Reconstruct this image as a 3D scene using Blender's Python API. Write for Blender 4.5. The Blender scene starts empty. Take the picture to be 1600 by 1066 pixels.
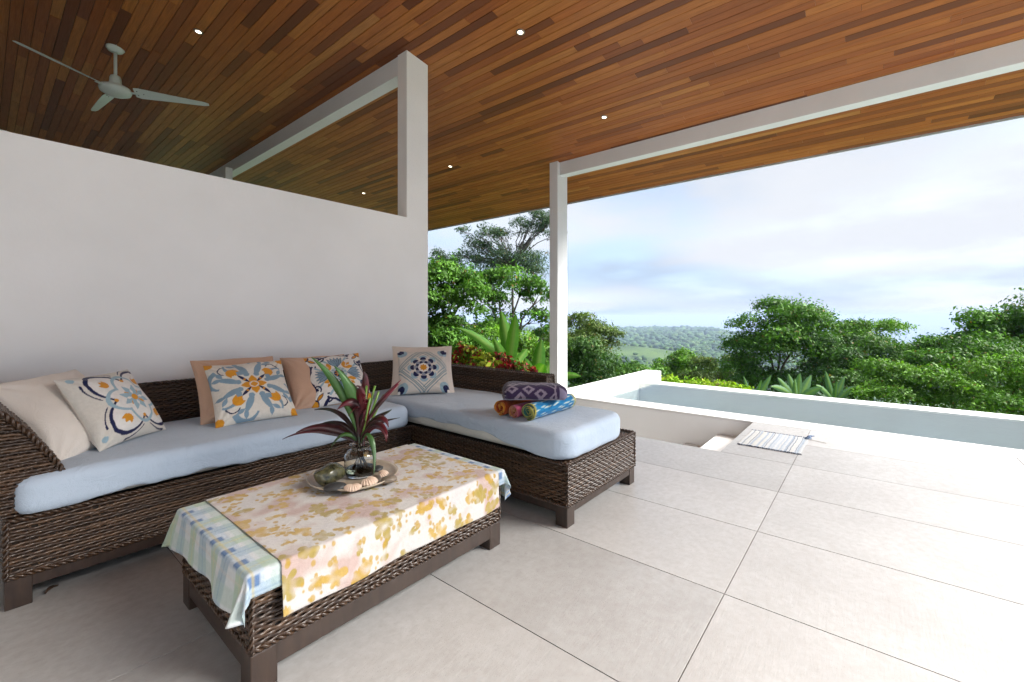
import bpy, bmesh, math, random
import numpy as np
from mathutils import Vector, Matrix, noise as mnoise
R = math.radians
random.seed(7); rng = np.random.default_rng(7)
sc = bpy.context.scene
C = sc.collection

# ------------------------------------------------------------------ camera
# world axes follow the house: +X runs out over the pool, +Y runs along the pool to the garden
TH = math.atan(560 / 682.0)
cam_d = bpy.data.cameras.new('camera'); cam = bpy.data.objects.new('camera', cam_d); C.objects.link(cam)
cam.location = (0, 0, 1.3); cam.rotation_euler = (R(90), 0, TH - R(90))
cam_d.sensor_width = 36; cam_d.lens = 682 / 1600 * 36; cam_d.shift_y = -0.02375
cam_d.clip_start = 0.05; cam_d.clip_end = 60000
sc.camera = cam

# ------------------------------------------------------------------ world, sun, exposure
SUN_EL, SUN_AZ = R(41), R(-52)          # azimuth from +X towards +Y
w = bpy.data.worlds.new('World'); sc.world = w; w.use_nodes = True
nt = w.node_tree; nt.nodes.clear()
def wn(t, **k):
    n = nt.nodes.new(t)
    for a, b in k.items(): setattr(n, a, b)
    return n
out = wn('ShaderNodeOutputWorld'); bg = wn('ShaderNodeBackground'); bg.inputs[1].default_value = 1.0
sky = wn('ShaderNodeTexSky', sky_type='NISHITA', sun_disc=False)
sky.sun_elevation = SUN_EL; sky.sun_rotation = R(90) - SUN_AZ; sky.altitude = 200; sky.dust_density = 2.0; sky.ozone_density = 1.5
skym = wn('ShaderNodeVectorMath', operation='SCALE'); skym.inputs[3].default_value = 0.05
nt.links.new(sky.outputs[0], skym.inputs[0])
tc = wn('ShaderNodeTexCoord'); sep = wn('ShaderNodeSeparateXYZ'); nt.links.new(tc.outputs['Generated'], sep.inputs[0])
zc = wn('ShaderNodeMath', operation='MAXIMUM'); zc.inputs[1].default_value = 0.0; nt.links.new(sep.outputs[2], zc.inputs[0])
za = wn('ShaderNodeMath', operation='ADD'); za.inputs[1].default_value = 0.14; nt.links.new(zc.outputs[0], za.inputs[0])
dv = wn('ShaderNodeVectorMath', operation='DIVIDE')
cb = wn('ShaderNodeCombineXYZ')
for i in range(3): nt.links.new(za.outputs[0], cb.inputs[i])
nt.links.new(tc.outputs['Generated'], dv.inputs[0]); nt.links.new(cb.outputs[0], dv.inputs[1])
n1 = wn('ShaderNodeTexNoise'); n1.inputs['Scale'].default_value = 0.9; n1.inputs['Detail'].default_value = 8; n1.inputs['Roughness'].default_value = 0.55
n2 = wn('ShaderNodeTexNoise'); n2.inputs['Scale'].default_value = 0.45; n2.inputs['Detail'].default_value = 6
nt.links.new(dv.outputs[0], n1.inputs['Vector']); nt.links.new(dv.outputs[0], n2.inputs['Vector'])
r1 = wn('ShaderNodeMapRange'); r1.inputs[1].default_value = 0.30; r1.inputs[2].default_value = 0.62; r1.interpolation_type = 'SMOOTHSTEP'
r1.inputs[3].default_value = 0.80; r1.inputs[4].default_value = 1.0
nt.links.new(n1.outputs[0], r1.inputs[0])
CLOUD_HI, CLOUD_LO = (0.083, 0.086, 0.092, 1), (0.046, 0.059, 0.079, 1)
cm = wn('ShaderNodeMix', data_type='RGBA'); cm.inputs[6].default_value = CLOUD_LO; cm.inputs[7].default_value = CLOUD_HI
r2 = wn('ShaderNodeMapRange'); r2.inputs[1].default_value = 0.40; r2.inputs[2].default_value = 0.60; r2.interpolation_type = 'SMOOTHSTEP'
nt.links.new(n2.outputs[0], r2.inputs[0]); nt.links.new(r2.outputs[0], cm.inputs[0])
mx = wn('ShaderNodeMix', data_type='RGBA')
nt.links.new(r1.outputs[0], mx.inputs[0]); nt.links.new(skym.outputs[0], mx.inputs[6]); nt.links.new(cm.outputs[2], mx.inputs[7])
nt.links.new(mx.outputs[2], bg.inputs[0]); nt.links.new(bg.outputs[0], out.inputs[0])

sun_d = bpy.data.lights.new('sun', 'SUN'); sun_d.energy = 1.5; sun_d.angle = R(40); sun_d.color = (1.0, 0.97, 0.93)
sun = bpy.data.objects.new('sun', sun_d); C.objects.link(sun)
sun.rotation_euler = Vector((math.cos(SUN_EL) * math.cos(SUN_AZ), math.cos(SUN_EL) * math.sin(SUN_AZ), math.sin(SUN_EL))).to_track_quat('Z', 'Y').to_euler()
sc.view_settings.view_transform = 'Standard'; sc.view_settings.look = 'None'
sc.view_settings.gamma = 1.0; sc.view_settings.use_curve_mapping = False
sc.view_settings.exposure = 3.4
cy = sc.cycles
cy.max_bounces = 6; cy.diffuse_bounces = 4; cy.glossy_bounces = 3; cy.transmission_bounces = 5; cy.transparent_max_bounces = 6; cy.volume_bounces = 0
cy.use_adaptive_sampling = True; cy.adaptive_threshold = 0.02
cy.caustics_reflective = False; cy.caustics_refractive = False; cy.sample_clamp_indirect = 6.0
cy.use_denoising = True

# ------------------------------------------------------------------ helpers
def link(o, parent=None):
    C.objects.link(o)
    if parent is not None: o.parent = parent
    return o
def tag(o, label=None, cat=None, group=None, kind=None):
    if label: o['label'] = label
    if cat: o['category'] = cat
    if group: o['group'] = group
    if kind: o['kind'] = kind
    return o
def empty(name, loc=(0, 0, 0), rz=0.0, **k):
    o = bpy.data.objects.new(name, None); o.location = loc; o.rotation_euler = (0, 0, rz); o.empty_display_size = 0.1
    link(o); tag(o, **k); return o
def mesh(name, verts, faces, smooth=False):
    me = bpy.data.meshes.new(name)
    verts = np.asarray(verts, dtype=np.float32).reshape(-1, 3)
    if isinstance(faces, np.ndarray):
        k = faces.shape[1]; n = len(faces)
        me.vertices.add(len(verts)); me.vertices.foreach_set('co', verts.ravel())
        me.loops.add(n * k); me.loops.foreach_set('vertex_index', faces.astype(np.int32).ravel())
        me.polygons.add(n); me.polygons.foreach_set('loop_start', np.arange(0, n * k, k, dtype=np.int32))
        me.polygons.foreach_set('loop_total', np.full(n, k, dtype=np.int32))
        me.update(calc_edges=True); me.validate()
    else:
        me.from_pydata([tuple(map(float, v)) for v in verts], [], faces); me.update()
    if smooth: me.shade_smooth()
    return me
def obj(name, me, mat=None, parent=None, **k):
    o = bpy.data.objects.new(name, me)
    if mat is not None and not me.materials: me.materials.append(mat)
    link(o, parent); tag(o, **k); return o
def set_col(me, cols):                     # per-vertex colour attribute 'Col'
    a = me.color_attributes.new('Col', 'FLOAT_COLOR', 'POINT')
    c4 = np.ones((len(me.vertices), 4), np.float32); c4[:, :3] = cols
    a.data.foreach_set('color', c4.ravel())
class MB:                                  # collects solid pieces into one mesh
    def __init__(s): s.v = []; s.f = []
    def add(s, v, f):
        b = len(s.v); s.v += [tuple(p) for p in v]; s.f += [tuple(i + b for i in q) for q in f]
    def box(s, x0, x1, y0, y1, z0, z1):
        s.add([(x0, y0, z0), (x1, y0, z0), (x1, y1, z0), (x0, y1, z0), (x0, y0, z1), (x1, y0, z1), (x1, y1, z1), (x0, y1, z1)],
              [(0, 3, 2, 1), (4, 5, 6, 7), (0, 1, 5, 4), (1, 2, 6, 5), (2, 3, 7, 6), (3, 0, 4, 7)])
    def prism(s, poly, ax, a0, a1):        # poly in the plane across axis ax, extruded a0..a1
        n = len(poly)
        def P(p, a): return {'x': (a, p[0], p[1]), 'y': (p[0], a, p[1]), 'z': (p[0], p[1], a)}[ax]
        s.add([P(p, a0) for p in poly] + [P(p, a1) for p in poly],
              [tuple(range(n))[::-1], tuple(range(n, 2 * n))] + [(i, (i + 1) % n, (i + 1) % n + n, i + n) for i in range(n)])
    def tube(s, pts, rad, n=8, cap=True):
        pts = [Vector(p) for p in pts]
        if not hasattr(rad, '__len__'): rad = [rad] * len(pts)
        rings = []; up = None
        for i, p in enumerate(pts):
            t = (pts[min(i + 1, len(pts) - 1)] - pts[max(i - 1, 0)]).normalized()
            if up is None: up = t.orthogonal().normalized()
            up = (up - t * up.dot(t)).normalized(); sd = t.cross(up)
            rings.append([p + (up * math.cos(2 * math.pi * k / n) + sd * math.sin(2 * math.pi * k / n)) * rad[i] for k in range(n)])
        v = [q for r in rings for q in r]
        f = [(i * n + k, i * n + (k + 1) % n, (i + 1) * n + (k + 1) % n, (i + 1) * n + k) for i in range(len(pts) - 1) for k in range(n)]
        if cap: f += [tuple(range(n))[::-1], tuple((len(pts) - 1) * n + k for k in range(n))]
        s.add(v, f)
    def lathe(s, prof, n=32, c=(0, 0, 0)):
        v = []; f = []
        for r, z in prof:
            for k in range(n): v.append((c[0] + r * math.cos(2 * math.pi * k / n), c[1] + r * math.sin(2 * math.pi * k / n), c[2] + z))
        for i in range(len(prof) - 1):
            for k in range(n): f.append((i * n + k, i * n + (k + 1) % n, (i + 1) * n + (k + 1) % n, (i + 1) * n + k))
        s.add(v, f)
    def me(s, name, smooth=False): return mesh(name, s.v, s.f, smooth)
    def build(s, name, mat, parent=None, smooth=False, bevel=0, **k):
        o = obj(name, s.me(name, smooth), mat, parent, **k)
        if bevel:
            m = o.modifiers.new('bevel', 'BEVEL'); m.width = bevel; m.segments = 2; m.limit_method = 'ANGLE'; m.angle_limit = R(40)
        return o
def boxo(name, mat, x0, x1, y0, y1, z0, z1, parent=None, bevel=0, **k):
    b = MB(); b.box(x0, x1, y0, y1, z0, z1); return b.build(name, mat, parent, bevel=bevel, **k)

# ------------------------------------------------------------------ materials
def mat(name, base=(.5, .5, .5), rough=.6, spec=.5, metal=0.0, build=None):
    m = bpy.data.materials.new(name); m.use_nodes = True
    t = m.node_tree; p = t.nodes['Principled BSDF']
    p.inputs['Base Color'].default_value = (*base, 1); p.inputs['Roughness'].default_value = rough
    p.inputs['Specular IOR Level'].default_value = spec; p.inputs['Metallic'].default_value = metal
    if build: build(t, p)
    return m
def N(t, typ, **k):
    n = t.nodes.new(typ)
    for a, b in k.items():
        if a.startswith('i_'): n.inputs[a[2:].replace('_', ' ')].default_value = b
        else: setattr(n, a, b)
    return n
def ramp(t, fac, stops):
    r = N(t, 'ShaderNodeValToRGB'); e = r.color_ramp.elements
    while len(e) < len(stops): e.new(0.5)
    for q, (p, c) in zip(e, stops): q.position = p; q.color = (*c, 1)
    t.links.new(fac, r.inputs[0]); return r.outputs[0]
def coords(t, scale=(1, 1, 1), kind='Object'):
    a = N(t, 'ShaderNodeTexCoord'); b = N(t, 'ShaderNodeMapping'); b.inputs['Scale'].default_value = scale
    t.links.new(a.outputs[kind], b.inputs[0]); return b.outputs[0]
def noise(t, vec, scale=5, detail=4, rough=.5, dist=0):
    n = N(t, 'ShaderNodeTexNoise'); n.inputs['Scale'].default_value = scale; n.inputs['Detail'].default_value = detail
    n.inputs['Roughness'].default_value = rough; n.inputs['Distortion'].default_value = dist
    if vec is not None: t.links.new(vec, n.inputs['Vector'])
    return n.outputs[0]
def mixc(t, fac, a, b, mode='MIX'):
    m = N(t, 'ShaderNodeMix', data_type='RGBA', blend_type=mode)
    for i, v in ((0, fac), (6, a), (7, b)):
        if hasattr(v, 'links') or hasattr(v, 'is_linked'): t.links.new(v, m.inputs[i])
        else: m.inputs[i].default_value = v if i == 0 else (*v, 1)
    return m.outputs[2]
def mrange(t, v, a, b, c, d):
    m = N(t, 'ShaderNodeMapRange'); t.links.new(v, m.inputs[0])
    for i, q in enumerate((a, b, c, d)): m.inputs[i + 1].default_value = q
    return m.outputs[0]
def bump(t, p, h, strength=.3, dist=.01):
    b = N(t, 'ShaderNodeBump'); b.inputs['Strength'].default_value = strength; b.inputs['Distance'].default_value = dist
    t.links.new(h, b.inputs['Height']); t.links.new(b.outputs[0], p.inputs['Normal'])

def b_plaster(c0, c1):
    def f(t, p):
        v = coords(t); a = noise(t, v, 1.3, 5, .6)
        t.links.new(ramp(t, a, [(.3, c0), (.7, c1)]), p.inputs['Base Color'])
        bump(t, p, noise(t, v, 22, 6, .7), .22, .005)
    return f
M_wall = mat('white_plaster', rough=.75, spec=.3, build=b_plaster((.82, .818, .805), (.88, .878, .868)))
M_steel = mat('white_painted_steel', rough=.42, spec=.5, build=b_plaster((.70, .72, .73), (.78, .79, .80)))
M_pooltile = mat('pale_pool_tile', rough=.35, build=b_plaster((.60, .60, .57), (.70, .70, .67)))
M_coping = mat('white_coping_stone', rough=.55, build=b_plaster((.70, .69, .67), (.78, .77, .755)))
def b_basin(t, p):
    br = N(t, 'ShaderNodeTexBrick'); br.offset = 0; br.inputs['Scale'].default_value = 1.0; br.inputs['Brick Width'].default_value = .10; br.inputs['Row Height'].default_value = .10; br.inputs['Mortar Size'].default_value = .006
    br.inputs['Color1'].default_value = (.72, .77, .76, 1); br.inputs['Color2'].default_value = (.80, .83, .82, 1); br.inputs['Mortar'].default_value = (.45, .50, .50, 1)
    geo = N(t, 'ShaderNodeNewGeometry'); t.links.new(geo.outputs['Position'], br.inputs['Vector']); t.links.new(br.outputs[0], p.inputs['Base Color'])
M_basin = mat('pool_basin_mosaic', rough=.5, build=b_basin)

def b_tile(t, p):
    oi = N(t, 'ShaderNodeObjectInfo'); geo = N(t, 'ShaderNodeNewGeometry')
    v = N(t, 'ShaderNodeVectorMath', operation='ADD')
    sc_ = N(t, 'ShaderNodeVectorMath', operation='SCALE'); sc_.inputs[3].default_value = 37.0
    cx = N(t, 'ShaderNodeCombineXYZ'); t.links.new(oi.outputs['Random'], cx.inputs[2]); t.links.new(cx.outputs[0], sc_.inputs[0])
    t.links.new(geo.outputs['Position'], v.inputs[0]); t.links.new(sc_.outputs[0], v.inputs[1])
    a = noise(t, v.outputs[0], 1.6, 6, .62); b = noise(t, v.outputs[0], 26, 5, .65)
    m2 = N(t, 'ShaderNodeMapping'); m2.inputs['Scale'].default_value = (14, 90, 14); t.links.new(v.outputs[0], m2.inputs[0])
    s = noise(t, m2.outputs[0], 1.0, 4, .6)
    c = ramp(t, a, [(.28, (.345, .335, .325)), (.72, (.43, .425, .415))])
    c = mixc(t, mrange(t, b, .35, .72, 0, .55), c, (.30, .282, .266))
    hs_ = N(t, 'ShaderNodeHueSaturation'); t.links.new(mrange(t, oi.outputs['Random'], 0, 1, .90, 1.07), hs_.inputs['Value']); t.links.new(c, hs_.inputs['Color']); c = hs_.outputs[0]
    vo = N(t, 'ShaderNodeTexVoronoi'); vo.inputs['Scale'].default_value = 2.6; t.links.new(v.outputs[0], vo.inputs['Vector'])
    spot = mrange(t, vo.outputs['Distance'], .010, .026, .55, 0)
    c = mixc(t, spot, c, (.16, .14, .12))
    t.links.new(c, p.inputs['Base Color'])
    t.links.new(mrange(t, b, .3, .7, .28, .44), p.inputs['Roughness'])
    bump(t, p, s, .42, .003)
M_tile = mat('pale_stone_tile', rough=.4, spec=.45, build=b_tile)
M_grout = mat('brown_grout', (.13, .11, .10), .9)

def b_wood(randkind):
    def f(t, p):
        if randkind == 'obj':
            o = N(t, 'ShaderNodeObjectInfo'); rnd = o.outputs['Random']
        else:
            o = N(t, 'ShaderNodeNewGeometry'); rnd = o.outputs['Random Per Island']
        geo = N(t, 'ShaderNodeNewGeometry')
        off = N(t, 'ShaderNodeCombineXYZ'); mu = N(t, 'ShaderNodeMath', operation='MULTIPLY'); mu.inputs[1].default_value = 91.0
        t.links.new(rnd, mu.inputs[0]); t.links.new(mu.outputs[0], off.inputs[1]); t.links.new(mu.outputs[0], off.inputs[0])
        ad = N(t, 'ShaderNodeVectorMath', operation='ADD'); t.links.new(geo.outputs['Position'], ad.inputs[0]); t.links.new(off.outputs[0], ad.inputs[1])
        m1 = N(t, 'ShaderNodeMapping'); m1.inputs['Scale'].default_value = (26, 1.6, 26); t.links.new(ad.outputs[0], m1.inputs[0])
        g = noise(t, m1.outputs[0], 1.0, 6, .62, 1.1)
        m3 = N(t, 'ShaderNodeMapping'); m3.inputs['Scale'].default_value = (150, 5, 150); t.links.new(ad.outputs[0], m3.inputs[0])
        g2 = noise(t, m3.outputs[0], 1.0, 3, .6)
        base = ramp(t, rnd, [(0.0, (.13, .036, .011)), (.14, (.23, .068, .018)), (.38, (.36, .108, .022)), (.62, (.42, .135, .027)), (.88, (.47, .17, .035)), (1.0, (.50, .225, .058))])
        c = mixc(t, mrange(t, g, .30, .75, .0, .55), base, (.12, .036, .012))
        c = mixc(t, mrange(t, g2, .45, .75, 0, .35), c, (.10, .036, .015))
        t.links.new(c, p.inputs['Base Color'])
        t.links.new(mrange(t, g2, .3, .7, .36, .50), p.inputs['Roughness'])
        bump(t, p, g2, .15, .002)
    return f
M_plank = mat('oiled_hardwood', spec=.35, build=b_wood('obj'))
M_plank_far = mat('oiled_hardwood_far', spec=.35, build=b_wood('island'))
M_dark = mat('roof_backing', (.012, .010, .009), .9)
M_fascia = mat('grey_metal_fascia', (.42, .44, .45), .45, metal=.3)
def b_darkwood(t, p):
    v = coords(t, (30, 30, 4)); g = noise(t, v, 1.0, 5, .6, .6)
    t.links.new(ramp(t, g, [(.3, (.020, .012, .009)), (.7, (.045, .027, .019))]), p.inputs['Base Color'])
    bump(t, p, g, .1, .002)
M_darkwood = mat('dark_stained_wood', rough=.38, build=b_darkwood)
# ------------------------------------------------------------------ terrace floor
XL = [1.442 + .772 * k for k in range(-7, 7)]           # joints running along Y
YL = [.53 + 1.57 * k for k in range(-5, 7)]             # joints running along X
X_EDGE, X_COPE, Y_STAIR = 4.53, 6.074, 1.12
X_IN, X_FAR, W_Y = 6.45, 9.10, 4.0
floor = empty('terrace_floor', (0, 0, 0), kind='structure')
gr = MB(); g = .0022
gr.box(XL[0], X_EDGE - g, YL[0], YL[-1], -.16, -.004); gr.box(X_EDGE - g, X_COPE - .012, YL[0], Y_STAIR - g, -.16, -.004)
gr.build('grout_bed', M_grout, floor)
def floor_tile(x0, x1, y0, y1):
    o = boxo('floor_tile', M_tile, x0 + g, x1 - g, y0 + g, y1 - g, -.02, 0.0, floor, bevel=.0012)
for i in range(len(XL) - 1):
    for j in range(len(YL) - 1):
        x0, x1, y0, y1 = XL[i], XL[i + 1], YL[j], YL[j + 1]
        if x0 > X_EDGE - .1:
            if y0 > Y_STAIR: continue
            y1 = min(y1, Y_STAIR)
            if x1 > X_COPE - .05: x1 = X_COPE - .012
        floor_tile(x0, x1, y0, y1)

for i in range(3):                                        # hidden paving, added to bounce light up to the next room's ceiling
    for j in range(3):
        floor_tile(X_EDGE + .772 * i, X_EDGE + .772 * (i + 1), 5.85 + 1.37 * j, 5.85 + 1.37 * (j + 1))
gr = MB(); gr.box(X_EDGE + .002, X_EDGE + .772 * 3, 5.85, 5.85 + 1.37 * 3, -.6, -.004); gr.build('grout_bed', M_grout, floor)
# sunken stair between the terrace and the pool, going down towards the garden
st = empty('stairwell', (5.3, 1.12, -.22), label='sunken white stairwell descending between the terrace and the pool', cat='stairs')
def kid(o, p): o.parent = p; o.matrix_parent_inverse = Matrix.Translation(-Vector(p.location)); return o
for k in range(6):
    y0 = Y_STAIR + .41 * k; z1 = -.22 - .19 * k
    kid(boxo('step', M_coping, X_EDGE + .002, X_COPE - .002, y0 - (.03 if k else 0), y0 + .41, z1 - .4, z1, bevel=.004), st)
kid(boxo('landing', M_coping, X_EDGE + .002, X_COPE - .002, Y_STAIR + .41 * 6 - .03, 4.4, -1.9, -1.36), st)
b = MB(); b.box(X_EDGE - .14, X_EDGE - .003, Y_STAIR, 4.4, -1.9, -.022); kid(b.build('side_wall', M_wall), st)
b = MB(); b.box(X_EDGE, X_COPE - .014, Y_STAIR - .12, Y_STAIR - .003, -1.2, -.022); kid(b.build('riser', M_wall), st)

# ------------------------------------------------------------------ pool
pool = empty('swimming_pool', (7.8, 0, -1.3), label='infinity pool with white coping and pale tiled end wall beyond the terrace', cat='pool')
PY0 = -7.0; P_END = 3.88
b = MB(); b.box(X_COPE, X_IN - .02, PY0, 4.24, -1.9, -.034); kid(b.build('pool_side_wall', M_wall), pool)
n = 0
ys = [PY0 + 1.2 * k for k in range(0, 10)]
ys = [4.24 - 1.25 * k for k in range(0, 10)]
for k in range(len(ys) - 1):
    kid(boxo('coping_slab', M_coping, X_COPE, X_IN, ys[k + 1] + .0012, ys[k] - .0012, -.032, .001, bevel=.003), pool)
b = MB(); b.box(X_IN, 10.35, P_END + .014, 4.23, -1.9, -.034); kid(b.build('pool_end_wall', M_wall), pool)
xs = [X_IN + .0012 + .78 * k for k in range(6)]
for k in range(5):
    kid(boxo('coping_slab', M_coping, xs[k] + .0012, min(xs[k + 1] - .0012, 10.36), P_END - .004, 4.245, -.032, .001, bevel=.003), pool)
x = X_IN
while x < 10.3:                                           # tiles facing the water
    x1 = min(x + .39, 10.35)
    kid(boxo('wall_tile', M_pooltile, x + .0015, x1 - .0015, P_END, P_END + .012, -.42, -.034, bevel=.001), pool)
    x = x1
kid(boxo('wall_tile_end', M_pooltile, 10.351, 10.363, P_END, 4.23, -.9, -.034), pool)
b = MB()
b.box(X_IN - .018, 9.45, PY0, P_END + .012, -1.5, -1.3); b.box(X_IN - .018, X_IN, PY0, P_END + .012, -1.3, -.036)
b.box(X_FAR, 9.5, PY0, P_END + .012, -1.3, -.155); b.box(X_IN, X_FAR, P_END + .0125, P_END + .0135, -1.3, -.43); b.box(X_IN, X_FAR, PY0 - .1, PY0, -1.3, -.1)
kid(b.build('basin', M_basin), pool)
y = P_END
while y > PY0:
    y0 = y - .62
    kid(boxo('overflow_slab', M_coping, X_FAR, 9.53, y0 + .001, y - .001, -.154, -.126, bevel=.003), pool)
    y = y0
def b_water(t, p):
    t.nodes.remove(p)
    o = t.nodes['Material Output']
    gl = N(t, 'ShaderNodeBsdfGlossy'); gl.inputs['Roughness'].default_value = .02
    tr = N(t, 'ShaderNodeBsdfTransparent'); tr.inputs['Color'].default_value = (.88, .955, .955, 1)
    fr = N(t, 'ShaderNodeFresnel'); fr.inputs['IOR'].default_value = 1.333
    mxs = N(t, 'ShaderNodeMixShader')
    bn = N(t, 'ShaderNodeBump'); bn.inputs['Strength'].default_value = .18; bn.inputs['Distance'].default_value = .02
    v = coords(t, (1, 1, 1)); t.links.new(noise(t, v, 5, 3, .5), bn.inputs['Height'])
    t.links.new(bn.outputs[0], gl.inputs['Normal']); t.links.new(bn.outputs[0], fr.inputs['Normal'])
    t.links.new(fr.outputs[0], mxs.inputs[0]); t.links.new(tr.outputs[0], mxs.inputs[1]); t.links.new(gl.outputs[0], mxs.inputs[2])
    t.links.new(mxs.outputs[0], o.inputs['Surface'])
M_water = mat('pool_water', build=b_water)
obj('pool_water', mesh('pool_water', [(X_IN, PY0, -.13), (X_FAR, PY0, -.13), (X_FAR, P_END, -.13), (X_IN, P_END, -.13)], [(0, 1, 2, 3)]), M_water, kind='structure')

# ------------------------------------------------------------------ house: partition wall, posts, beams, roof
RX0, RZ0, RS = 3.02, 4.28, -.1316
def roofz(x): return RZ0 + RS * (x - RX0)
X_ROOF = 7.74
b = MB()
b.box(-3.2, 3.32, W_Y, W_Y + .165, -.1, 2.41)
pw = empty('partition_wall', (0, W_Y, 0), label='white plastered partition wall with a column rising to the ceiling', cat='wall')
kid(b.build('wall', M_wall), pw)
b = MB(); b.prism([(3.02, 2.41), (3.32, 2.41), (3.32, roofz(3.32) - .002), (3.02, roofz(3.02) - .002)], 'y', W_Y, W_Y + .165)
kid(b.build('column', M_wall), pw)
b = MB(); b.prism([(6.06, .002), (6.36, .002), (6.36, roofz(6.36) - .002), (6.06, roofz(6.06) - .002)], 'y', W_Y, W_Y + .16)
post = b.build('roof_post', M_steel, bevel=.004, label='white roof post standing on the pool coping', cat='post')
def beam(x0, x1, y0, y1, depth, label):
    b = MB(); zt0, zt1 = roofz(x0) - .003, roofz(x1) - .003
    b.prism([(x0, zt0 - depth), (x1, zt0 - depth), (x1, zt1), (x0, zt0)], 'y', y0, y1)
    return b.build('roof_beam', M_steel, bevel=.003, label=label, cat='beam', group='roof beams')
beam(3.03, 3.185, W_Y + .166, 12.0, .215, 'white roof beam running back from the wall column over the next room')
beam(6.12, 6.29, -2.6, W_Y - .001, .215, 'white roof beam running from the pool post along the terrace')
b = MB(); b.box(2.90, 3.02, 9.3, 9.42, 3.86, 4.1)
b.build('beam_bracket', M_steel, bevel=.004, label='small white bracket box beside the back roof beam above the wall', cat='bracket')

roof = empty('timber_roof', (3, 3, 4.3), label='sloping roof lined with narrow oiled hardwood boards', cat='roof')
RY0, RY1, RXa = -2.6, 12.0, -3.2
b = MB(); t0 = .012
b.prism([(RXa, roofz(RXa) + t0), (X_ROOF, roofz(X_ROOF) + t0), (X_ROOF, roofz(X_ROOF) + .20), (RXa, roofz(RXa) + .2)], 'y', RY0, RY1)
kid(b.build('roof_deck', M_dark), roof)
b = MB(); zf = roofz(X_ROOF)
b.box(X_ROOF, X_ROOF + .03, RY0, RY1, zf - .022, zf + .21); kid(b.build('fascia', M_fascia), roof)
# boards: (row, y0, y1); those that show largest become parts, the others one joined part
PITCH = .0928; ang = math.atan(RS)
rows = []
x = RXa
while x < X_ROOF - .02:
    y = RY0 - random.uniform(0, 1.5)
    while y < RY1:
        L = random.choice((.5, .8, 1.1, 1.4, 1.7, 2.0, 2.4, 2.8)) * random.uniform(.85, 1.15)
        a, bb = max(y, RY0), min(y + L, RY1)
        if bb - a > .03: rows.append((x, a, bb))
        y += L
    x += PITCH * math.cos(ang)
def proj(x, y, z):
    d = math.cos(TH) * x + math.sin(TH) * y
    if d < .3: return None
    return 800 + 682 * (math.sin(TH) * x - math.cos(TH) * y) / d, 495 - 682 * (z - 1.3) / d, d
def vis_size(r):
    tot = 0; x, a, bb = r
    n = max(2, int((bb - a) / .15))
    for k in range(n):
        y = a + (bb - a) * (k + .5) / n; q = proj(x, y, roofz(x))
        if q and 0 < q[0] < 1600 and 0 < q[1] < 1066:
            if x < 3.3 and y > 4.2 and q[1] > 205 + q[0] * .2154: continue
            tot += 1.0 / q[2] ** 2 * (bb - a) / n * (4.3 / q[2])
    return tot
rows.sort(key=vis_size, reverse=True)
def board_geo(r):
    x, a, bb = r; w = PITCH * math.cos(ang) - .0045; dz = random.uniform(-.0012, .0012)
    x0, x1 = x + .002, x + .002 + w; e = .002
    if x1 > X_ROOF: x1 = X_ROOF - .001
    V = []; 
    for (yy, ins) in ((a + .0012, 0), (bb - .0012, 0)):
        for (xx, zo) in ((x0, .014), (x0, e), (x0 + e, 0), (x1 - e, 0), (x1, e), (x1, .014)):
            V.append((xx, yy, roofz(xx) + zo + dz))
    F = [(i, i + 1, i + 7, i + 6) for i in range(5)] + [(0, 6, 11, 5), (5, 4, 3, 2, 1, 0), (6, 7, 8, 9, 10, 11)]
    return V, F
for r in rows[:300]:
    V, F = board_geo(r)
    o = obj('ceiling_board', mesh('ceiling_board', V, F), M_plank); kid(o, roof)
b = MB()
for r in rows[300:]: b.add(*board_geo(r))
o = b.build('ceiling_boards_rest', M_plank_far, kind='stuff'); kid(o, roof)

M_lens = mat('lamp_lens', (1, 1, 1), .3)
p = M_lens.node_tree.nodes['Principled BSDF']; p.inputs['Emission Color'].default_value = (1, .86, .62, 1); p.inputs['Emission Strength'].default_value = 1.2
M_rim = mat('lamp_rim', (.25, .22, .19), .35, metal=.6)
for (lx, ly, lab) in ((1.54, 5.78, 'recessed downlight in the ceiling between the fan and the wall column'), (3.51, 2.77, 'recessed downlight in the ceiling above the corner of the sofa and chaise'),
                 (5.31, 2.76, 'recessed downlight in the ceiling over the sunken stair'), (5.31, 5.78, 'recessed downlight in the ceiling seen between wall column and pool post'), (5.28, 8.5, 'recessed downlight in the far ceiling seen above the partition wall')):
    z = roofz(lx); e = empty('downlight', (lx, ly, z), label=lab, cat='downlight', group='ceiling downlights')
    e.rotation_euler = (0, -math.atan(RS), 0)
    b = MB(); b.lathe([(.027, -.001), (.027, -.008), (.044, -.007), (.046, -.001), (.046, .02)], 28); b.build('rim', M_rim, e, smooth=True)
    b = MB(); b.lathe([(.0005, -.003), (.027, -.003)], 24); b.build('lens', M_lens, e)
    ld = bpy.data.lights.new('downlight_lamp', 'SPOT'); ld.energy = 2.2; ld.color = (1, .82, .58); ld.spot_size = R(95); ld.spot_blend = .8; ld.shadow_soft_size = .04
    lo = bpy.data.objects.new('lamp', ld); link(lo, e); lo.location = (0, 0, -.02)

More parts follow.
